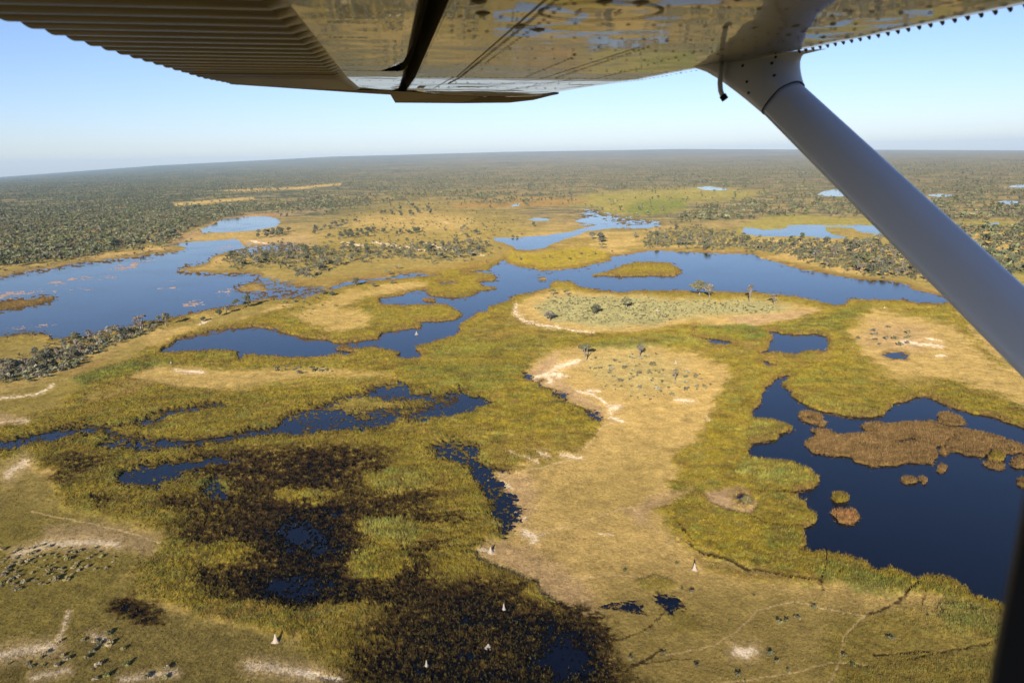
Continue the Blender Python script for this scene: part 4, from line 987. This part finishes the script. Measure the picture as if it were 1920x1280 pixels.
# ------------------------------------------------------------------ the aircraft: wing overhead, strut, window post
S_ = pix_ray(733, 250); C_ = RGT - S_ * (RGT @ S_); C_ /= np.linalg.norm(C_); N_ = np.cross(C_, S_); N_ *= np.sign(N_[2])
HW = .20
BEND, BETA = 3.02, math.tan(math.radians(1.3))
def under(s): return HW + max(0.0, s - BEND) * BETA
def wpt(s, c, n=0.0):                       # wing point: span, chord, height above the underside
    return CAM + S_ * s + C_ * c + N_ * (under(s) + n)
def wpix(px, py):                           # (span, chord) of the underside seen at a pixel
    d = pix_ray(px, py); s = 2.0
    for _ in range(60):
        t = under(s) / (d @ N_); s = .5 * s + .5 * min(9.0, t * (d @ S_))
    t = under(s) / (d @ N_)
    return t * (d @ S_), t * (d @ C_)
def cpix(px, py, depth):                    # point at a distance in front of the camera
    return CAM + (FWD + RGT * (px - 960) / FPX + UPV * (640 - py) / FPX) * depth

PAINT, N, L, B = new_mat("glossy_aircraft_paint")
B.inputs["Base Color"].default_value = (.080, .078, .080, 1); B.inputs["Roughness"].default_value = .4; B.inputs["IOR"].default_value = 1.45
B.inputs["Coat Weight"].default_value = .70; B.inputs["Coat Roughness"].default_value = .03; B.inputs["Coat IOR"].default_value = 1.45
tc = N.new("ShaderNodeTexCoord"); nz = n_noise(N, 2.6, 2, .5, tc.outputs["Object"], L); nz2 = n_noise(N, 30, 2, .5, tc.outputs["Object"], L)
bp = N.new("ShaderNodeBump"); bp.inputs["Strength"].default_value = .10; bp.inputs["Distance"].default_value = .05; L.new(nz.outputs[0], bp.inputs["Height"]); L.new(bp.outputs[0], B.inputs["Coat Normal"]); L.new(bp.outputs[0], B.inputs["Normal"])
nd = n_noise(N, 5, 5, .7, tc.outputs["Object"], L); L.new(n_range(N, L, nd.outputs[0], .4, .8, .006, .05), B.inputs["Coat Roughness"])
CORR, N, L, B = new_mat("corrugated_skin_paint")
B.inputs["Base Color"].default_value = (.050, .036, .032, 1); B.inputs["Roughness"].default_value = .45
B.inputs["Specular IOR Level"].default_value = .3; B.inputs["Coat Weight"].default_value = .22; B.inputs["Coat Roughness"].default_value = .06
STRUTP, N, L, B = new_mat("grey_strut_paint")
B.inputs["Base Color"].default_value = (.70, .70, .72, 1); B.inputs["Roughness"].default_value = .38; B.inputs["Coat Weight"].default_value = .6; B.inputs["Coat Roughness"].default_value = .22
tc = N.new("ShaderNodeTexCoord"); nz = n_noise(N, 9, 4, .65, tc.outputs["Object"], L); L.new(n_range(N, L, nz.outputs[0], .3, .7, .32, .46), B.inputs["Roughness"])
BLACK, N, L, B = new_mat("black_rubber"); B.inputs["Base Color"].default_value = (.006, .006, .007, 1); B.inputs["Roughness"].default_value = .8
RIVET, N, L, B = new_mat("dark_rivet"); B.inputs["Base Color"].default_value = (.03, .025, .022, 1); B.inputs["Roughness"].default_value = .5

plane = bpy.data.objects.new("light_aircraft", None); COL.objects.link(plane); plane.location = CAM
tag(plane, "light aircraft seen from its cabin, with glossy riveted wing overhead and grey strut", "aircraft")
def part(name, V, F, mats, parent=plane, smooth=False, mi=None):
    base = Vector(CAM)
    me = make_mesh(name, [Vector(tuple(map(float, v))) - base for v in V], F, mats, smooth, mi)
    o = bpy.data.objects.new(name, me); COL.objects.link(o); o.parent = parent
    return o

# outlines at the far end of the wing, from the photograph
e_te = wpix(430, 155); e_cor = wpix(665, 166); e_gap = wpix(770, 171)
tip_pts = [wpix(*q) for q in [(776, 171), (830, 178), (900, 181), (960, 181), (1000, 180), (1040, 176)]]
le_pts = [wpix(*q) for q in [(1040, 176), (1160, 157), (1290, 136)]]
S_IN = -1.9
print("wing end", e_te, e_cor, e_gap, tip_pts, le_pts)

# --- main wing: underside strip by strip from the slot to the leading edge
C_SLOT = .098
le_s = np.array([S_IN, 1.2, 2.0, le_pts[2][0], le_pts[1][0], le_pts[0][0]])
le_c = np.array([1.06, 1.06, 1.06, min(1.04, le_pts[2][1]), le_pts[1][1], le_pts[0][1]])
tp_c = np.array([p[1] for p in tip_pts]); tp_s = np.array([p[0] for p in tip_pts])
stations = [S_IN, -.9, 0, .6, 1.0, 1.4, 1.8, 2.2, 2.6, 3.0, 3.04, 3.3, 3.6, 4.0, 4.5, 5.0, 5.6]
smax = float(tp_s.max())
rows = 22
grid = []
for s in [x for x in stations if x < smax] + [smax]:
    line = []
    for i in range(rows + 1):
        f = i / rows
        cl = float(np.interp(s, le_s, le_c))
        c = C_SLOT + (cl - C_SLOT) * f
        line.append((s, c))
    grid.append(line)
def endclamp(s, c):
    lim = float(np.interp(c, tp_c, tp_s)); return min(s, lim)
def skin_n(f):                               # the nose of the wing curls up
    return 0.0 if f < .95 else .012 * ((f - .95) / .05) ** 2
Vw, Fw = [], []
for line in grid:
    for i, (s, c) in enumerate(line):
        Vw.append(wpt(endclamp(s, c), c, skin_n(i / rows)))
nl = rows + 1
for a in range(len(grid) - 1):
    for i in range(rows):
        Fw.append((a * nl + i, a * nl + i + 1, (a + 1) * nl + i + 1, (a + 1) * nl + i))
wing = part("wing", [CAM], [], ())
# nose and upper skin
Vn, Fn = [], []
prof = [(0, .012), (.025, .05), (.04, .08), (.045, .12), (.02, .17), (-.15, .22), (-.45, .235), (-.9, .20), (-1.25, .12), (-1.62, .035)]
for line in grid:
    s, cl = line[-1]; s2 = endclamp(s, cl)
    for dc, n in prof:
        cc = max(cl + dc, -.63); sc = s2 if cc > .9 else min(s, float(np.interp(max(cc, .1), tp_c, tp_s)) if cc > .1 else e_gap[0] - (0.1 - cc) * .55)
        Vn.append(wpt(min(sc, s), cc, n))
npf = len(prof)
for a in range(len(grid) - 1):
    for i in range(npf - 1):
        Fn.append((a * npf + i, a * npf + i + 1, (a + 1) * npf + i + 1, (a + 1) * npf + i))
part("upper_skin", Vn, Fn, (PAINT,), wing, True)
# dark slot between wing and flap
Vs, Fs = [], []
ss = [S_IN, 0, 1, 2, 2.8, 3.2, e_gap[0]]
for s in ss:
    Vs += [wpt(s, C_SLOT + .004, -.001), wpt(s, C_SLOT + .002, .10), wpt(s, .0, .11), wpt(s, -.02, .02)]
for a in range(len(ss) - 1):
    for i in range(3): Fs.append((a * 4 + i, a * 4 + i + 1, a * 4 + 5 + i, a * 4 + 4 + i))
part("slot", Vs, Fs, (BLACK,), wing)

# --- flap and aileron: flat nose panel plus corrugated trailing panel
C_CR, C_TE = -.152, -.655
def movable(name, s0, end_nose, end_cor, end_te, nose_round):
    Vv, Ff, Mi = [], [], []
    K = 28
    cs_n = [C_CR + (.068 - C_CR) * i / 12 for i in range(13)]
    for k in range(K + 1):
        for i, c in enumerate(cs_n):
            f = (c - C_CR) / (.068 - C_CR)
            se = end_cor + (end_nose - end_cor) * f
            s = s0 + (se - s0) * k / K
            pull = nose_round * max(0, (k / K - .9) / .1) ** 2 * .09 * (f > .55) * (f - .55) / .45
            up = .0 if f < .88 else .03 * ((f - .88) / .12) ** 2
            Vv.append(wpt(s, c - pull, up + (0 if k < K else .0)))
    n0 = 13
    for k in range(K):
        for i in range(12):
            Ff.append((k * n0 + i, k * n0 + i + 1, (k + 1) * n0 + i + 1, (k + 1) * n0 + i)); Mi.append(0)
    # corrugations: ribs running along the chord
    base = len(Vv); pitch = .1; cs = [0, .02, .06, .12, .25, .5, .75, .9, 1.0]
    smin_end = end_te
    nsub = 10; ks = int(math.ceil((max(end_cor, end_te) - s0) / pitch * nsub))
    for k in range(ks + 1):
        for f in cs:
            c = C_CR + (C_TE - C_CR) * f
            se = end_cor + (end_te - end_cor) * f
            s = min(s0 + k * pitch / nsub, se)
            ph = (s / pitch) % 1.0
            wave = -.011 * (math.sin(math.pi * ph) ** .7) * min(1, f / .06)
            Vv.append(wpt(s, c, wave - .001 * (f > 0) + .0))
    n1 = len(cs)
    for k in range(ks):
        for i in range(n1 - 1):
            Ff.append((base + k * n1 + i, base + (k + 1) * n1 + i, base + (k + 1) * n1 + i + 1, base + k * n1 + i + 1)); Mi.append(1)
    o = part(name, Vv, Ff, (PAINT, CORR), mi=Mi)
    # lid: upper face
    Vt = [wpt(s0, .05, .05), wpt(s0, C_TE, .012), wpt(end_te, C_TE, .012), wpt(end_cor, C_CR, .05), wpt(end_nose, .05, .05)]
    part("upper_panel", Vt, [(0, 1, 2, 3, 4)], (PAINT,), o)
    return o
flap = movable("flap", S_IN, 2.74, 2.74, 2.74, 1.0)
ail = movable("aileron", 2.752, e_gap[0], e_cor[0], e_te[0], 1.0)
# wing tip fairing: hangs a little below the underside
inner = [wpix(*q) for q in [(430, 156), (560, 163), (665, 168), (770, 172), (830, 178.5), (900, 181.5), (960, 181.5), (1000, 180.5), (1045, 175.5)]]
outer = [(432, 157), (560, 167), (680, 175), (732, 178), (741, 193), (860, 194), (955, 193), (1000, 188), (1048, 176)]
Vt, Ft = [], []
n_ = len(inner)
for (s, c), q in zip(inner, outer):
    A = wpt(s, c, -.001); d = pix_ray(*q); dep = np.linalg.norm(A - CAM) + .16
    Bq = CAM + d * dep
    Vt += [A, .5 * (A + Bq) - N_ * .004, Bq, Bq + N_ * .05 + S_ * .05, A + N_ * .12]
for i in range(n_ - 1):
    for k in range(4): Ft.append((i * 5 + k, i * 5 + 5 + k, i * 5 + 6 + k, i * 5 + 1 + k))
Ft.append((0, 1, 2, 3, 4)); Ft.append(tuple((n_ - 1) * 5 + k for k in (4, 3, 2, 1, 0)))
TIPP, N, L, B = new_mat("dull_tip_paint"); B.inputs["Base Color"].default_value = (.13, .10, .08, 1); B.inputs["Roughness"].default_value = .6
part("wing_tip", Vt, Ft, (TIPP,), wing)

# --- rivets, seams and the access plate
def disc(s, c, r, depth=-.0012, seg=8, el=1.0):
    pts = [wpt(s + r * math.cos(2 * math.pi * k / seg), c + r * el * math.sin(2 * math.pi * k / seg), depth) for k in range(seg)]
    top = wpt(s, c, depth - r * .25)
    return pts + [top], [(k, (k + 1) % seg, seg) for k in range(seg)]
riv = []
def end_s(c): return float(np.interp(c, tp_c, tp_s)) - .05
def row_span(c, s0, s1, step, r=.0045, slope=0.0):
    s = s0
    while s < s1:
        cc = c + slope * (s - s0)
        riv.append(disc(s + random.uniform(-.003, .003), cc, r * random.uniform(.8, 1.2))); s += step
def row_chord(s, c0, c1, step, r=.0045):
    c = c0
    while c < c1:
        riv.append(disc(s, c + random.uniform(-.003, .003), r * random.uniform(.8, 1.2))); c += step
row_span(.262, .9, 3.6, .028, .0055); row_span(.285, .9, 2.4, .045, .005)
for s in (1.15, 1.30, 1.52, 1.74, 1.98, 2.22, 2.62): row_chord(s, .30, 1.0, .052)
for s in (1.20, 1.46, 1.66): row_chord(s, .13, .23, .035, .005)
row_chord(3.0, .12, .95, .028, .005); row_chord(3.5, .14, .93, .05, .006); row_chord(4.1, .15, .9, .05, .007); row_chord(2.72, -.14, .05, .04, .005); row_chord(3.35, -.13, .06, .05, .005)
row_span(.50, 2.2, 3.0, .04, .005); row_span(.62, 1.9, 3.0, .035, .0055); row_span(.78, 1.3, 2.9, .06, .005); row_span(.70, 3.05, 4.6, .045, .006, -.03)
row_span(.985, .95, 2.0, .05, .006); row_span(1.0, 2.5, 4.2, .04, .006, -.062); row_span(.88, 1.1, 2.0, .07, .005)
for k in range(16): riv.append(disc(1.1 + random.uniform(0, 1.1), random.uniform(.42, .95), random.uniform(.006, .011), el=.6))
for s, c in ((1.30, .145), (1.42, .165), (1.27, .34), (1.27, .40), (1.62, .30), (1.25, .19)): riv.append(disc(s, c, .016, el=.9))
# screws along the leading edge stand proud of the silhouette
scr = []
s = .7
while s < 2.0:
    p = wpt(s, 1.056, .011); x, y, z = [Vector(tuple(v)) for v in (S_, C_, N_)]
    pts = []
    for k in range(7):
        a = 2 * math.pi * k / 7
        pts.append(Vector(tuple(p)) + x * (.0048 * math.cos(a)) + z * (.0048 * math.sin(a)))
    pts2 = [q + y * .006 - z * .006 for q in pts]
    V8 = pts + pts2; F8 = [(k, (k + 1) % 7, 7 + (k + 1) % 7, 7 + k) for k in range(7)] + [tuple(range(7, 14))]
    scr.append((V8, F8)); s += .034
def seam(pts, w):
    V, F = [], []
    for (s, c) in pts: V += [wpt(s, c - w, -.0008), wpt(s, c + w, -.0008)]
    for i in range(len(pts) - 1): F.append((2 * i, 2 * i + 1, 2 * i + 3, 2 * i + 2))
    return V, F
def seam_c(s, c0, c1, w): return [wpt(s - w, c0, -.0008), wpt(s + w, c0, -.0008), wpt(s + w, c1, -.0008), wpt(s - w, c1, -.0008)], [(0, 1, 2, 3)]
seams = ([seam([(S_IN, .242), (3.0, .248)], .0022), seam([(3.0, .236), (4.3, .232)], .002), seam([(1.9, .60), (3.02, .575), (4.4, .42)], .0018), seam([(2.5, .80), (3.0, .78), (4.4, .66)], .0016),
     seam_c(2.738, -.15, .06, .002), seam_c(2.738, C_SLOT, .24, .002), seam_c(3.01, .25, .98, .0025), seam_c(3.42, C_SLOT, .24, .003), seam([(3.9, .16), (4.25, .16)], .018)])
Vall, Fall = join([(Vw, Fw)] + riv + scr + seams)
old = wing.data
wing.data = make_mesh('wing', [Vector(tuple(map(float, v))) - Vector(CAM) for v in Vall], Fall, (PAINT, RIVET), True, [0] * len(Fw) + [1] * (len(Fall) - len(Fw)))
bpy.data.meshes.remove(old)
def ring(s, c, r, w, seg=40):
    V, F = [], []
    for k in range(seg):
        a = 2 * math.pi * k / seg
        V += [wpt(s + (r - w) * math.cos(a), c + (r - w) * math.sin(a), -.0015), wpt(s + (r + w) * math.cos(a), c + (r + w) * math.sin(a), -.0015)]
    for k in range(seg): F.append((2 * k, 2 * k + 1, (2 * k + 3) % (2 * seg), (2 * k + 2) % (2 * seg)))
    return V, F
pl = [ring(1.375, .362, .104, .0030)]
def bar(s0, c0, s1, c1, w): 
    return [wpt(s0 - w, c0 - w, -.002), wpt(s1 + w, c0 - w, -.002), wpt(s1 + w, c1 + w, -.002), wpt(s0 - w, c1 + w, -.002)], [(0, 1, 2, 3)]
pl += [bar(1.36, .325, 1.36, .395, .003), bar(1.405, .325, 1.405, .395, .002), bar(1.36, .325, 1.405, .325, .002), bar(1.36, .395, 1.405, .395, .002)]
pl += [bar(1.56, .255, 1.60, .255, .007), bar(1.58, .235, 1.58, .275, .006)]
part("access_plate", *join(pl), (RIVET,), wing)

# --- strut: streamlined tube from the wing down to the cabin
dA, dB = 2.10, 1.46
A = cpix(1463, 181, dA); Bp = cpix(1963, 660, dB); ax = (Bp - A) / np.linalg.norm(Bp - A)
perp2 = np.array([.69, .72]); wide = RGT * perp2[0] + UPV * perp2[1]; wide -= ax * (wide @ ax); wide /= np.linalg.norm(wide); thin = np.cross(ax, wide)
HC = .0605; HT = .030
def strut_ring(P, hc, ht, seg=40):
    out = []
    for k in range(seg):
        a = 2 * math.pi * k / seg
        u = math.cos(a); v = math.sin(a)
        out.append(P + wide * hc * u + thin * ht * v * (1.0 - .35 * (-u if u < 0 else 0)))
    return out
Vv, Ff = [], []
ts = [-.06, 0, .3, .6, .9, 1.3, 1.8, 2.3]
for t in ts: Vv += strut_ring(A + ax * t, HC, HT)
for i in range(len(ts) - 1):
    for k in range(40): Ff.append((i * 40 + k, i * 40 + (k + 1) % 40, (i + 1) * 40 + (k + 1) % 40, (i + 1) * 40 + k))
Ff.append(tuple(range(40))[::-1]); Ff.append(tuple(range((len(ts) - 1) * 40, len(ts) * 40)))
part("wing_strut", Vv, Ff, (STRUTP,), smooth=True)
# fairing cuff between strut and wing
f_l = wpix(1286, 128); f_r = wpix(1548, 100)
ctr = .5 * (np.array(f_l) + np.array(f_r)); dv = np.array(f_r) - np.array(f_l)
secs = []
for q in (0, .12, .25, .4, .55, .7, .85, 1.0):
    e = q ** .42
    Pc = wpt(ctr[0], ctr[1], .010) * (1 - q) + (A + ax * .015) * q
    rg_ = strut_ring(np.zeros(3), HC * 1.06, HT * 1.25)
    sec = []
    for k, v in enumerate(rg_):
        a = 2 * math.pi * k / 40
        foot = wpt(ctr[0] + .5 * dv[0] * math.cos(a) - .05 * math.sin(a) * 0.9, ctr[1] + .5 * dv[1] * math.cos(a) - .05 * math.sin(a) * .35, -.0005) - wpt(ctr[0], ctr[1], -.0005)
        sec.append(Pc + foot * (1 - e) + v * e)
    secs.append(sec)
Vv, Ff = [], []
for s in secs: Vv += s
for i in range(len(secs) - 1):
    for k in range(40): Ff.append((i * 40 + k, i * 40 + (k + 1) % 40, (i + 1) * 40 + (k + 1) % 40, (i + 1) * 40 + k))
part("strut_fairing", Vv, Ff, (STRUTP,), smooth=True)
rim = []
for w_, off in ((1.07, .012), (1.07, .0165)): rim += strut_ring(A + ax * off, HC * w_, HT * 1.3)
part("strut_seal", rim, [(k, (k + 1) % 40, 40 + (k + 1) % 40, 40 + k) for k in range(40)], (BLACK,), smooth=True)
# screws round the cuff and the seam strip along the strut's trailing edge
scw = []
for q, a in ((.55, 1.3), (.72, 1.5), (.35, 1.15), (.3, 1.9), (.62, 2.2), (.8, 2.6)):
    i = int(q * (len(secs) - 1)); k = int(a / (2 * math.pi) * 40) % 40
    for kk in (k, (40 - k) % 40):
        P = np.array(secs[i][kk]); scw.append(tube([P - thin * .002, P + thin * .002], [.0045, .0045], 7))
part("fairing_screws", *join(scw), (RIVET,), [o for o in plane.children if o.name == "strut_fairing"][0])
edge = [A + ax * t - wide * (HC - .001) for t in (.02, .5, 1.0, 1.6, 2.3)]
part("trailing_strip", *tube(edge, [.0035] * 5, 6), (STRUTP,), [o for o in plane.children if o.name == "wing_strut"][0], True)
# vent tube hanging from the underside
vb = wpix(1353, 117); base = wpt(vb[0], vb[1], .01)
def down(px, py): return cpix(px, py, (base - CAM) @ FWD)
tp = [base, down(1351, 135), down(1350, 156), down(1351, 170), down(1354, 178), down(1357, 183)]
part("vent_tube", *tube(tp, [.0075] * 6, 10), (STRUTP,), smooth=True)
part("vent_cap", *tube([down(1354.5, 179), down(1360, 187)], [.0105, .0105], 10), (BLACK,), smooth=True)

# --- dark window post close to the eye, lower right
Vv, Ff = [], []
pts = [(1990, 560), (1955, 740), (1925, 900), (1902, 1020), (1882, 1120), (1861, 1230), (1836, 1380), (1820, 1500)]
for (x, y) in pts:
    for (dx, dd) in ((0, .27), (10, .24), (260, .24), (260, .34), (10, .34)):
        Vv.append(cpix(x + dx, y, dd))
for i in range(len(pts) - 1):
    for k in range(5): Ff.append((i * 5 + k, i * 5 + (k + 1) % 5, i * 5 + 5 + (k + 1) % 5, i * 5 + 5 + k))
Ff.append((0, 1, 2, 3, 4)); Ff.append(tuple((len(pts) - 1) * 5 + k for k in (4, 3, 2, 1, 0)))
part("window_post", Vv, Ff, (BLACK,))
# ------------------------------------------------------------------ the air between
R_ = 31000.0; top = float(Pg[:, 2].max()) + 40.0
hz, N, L, B = new_mat("haze")
N.remove(B); pv = N.new("ShaderNodeVolumePrincipled"); pv.inputs["Color"].default_value = (.55, .78, 1.0, 1); pv.inputs["Density"].default_value = 3.1e-5; pv.inputs["Anisotropy"].default_value = 0.0
L.new(pv.outputs[0], N["Material Output"].inputs["Volume"])
zb = float(Pg[:, 2].min()) - 5.0
Vh = [(x, y, z) for z in (zb, top) for (x, y) in ((-R_, -R_), (R_, -R_), (R_, R_), (-R_, R_))]
o = link("haze", make_mesh("haze", Vh, [(0, 3, 2, 1), (4, 5, 6, 7), (0, 1, 5, 4), (1, 2, 6, 5), (2, 3, 7, 6), (3, 0, 4, 7)], (hz,)))
tag(o, kind="stuff", label="thin blue air haze over the distant plain", cat="haze")
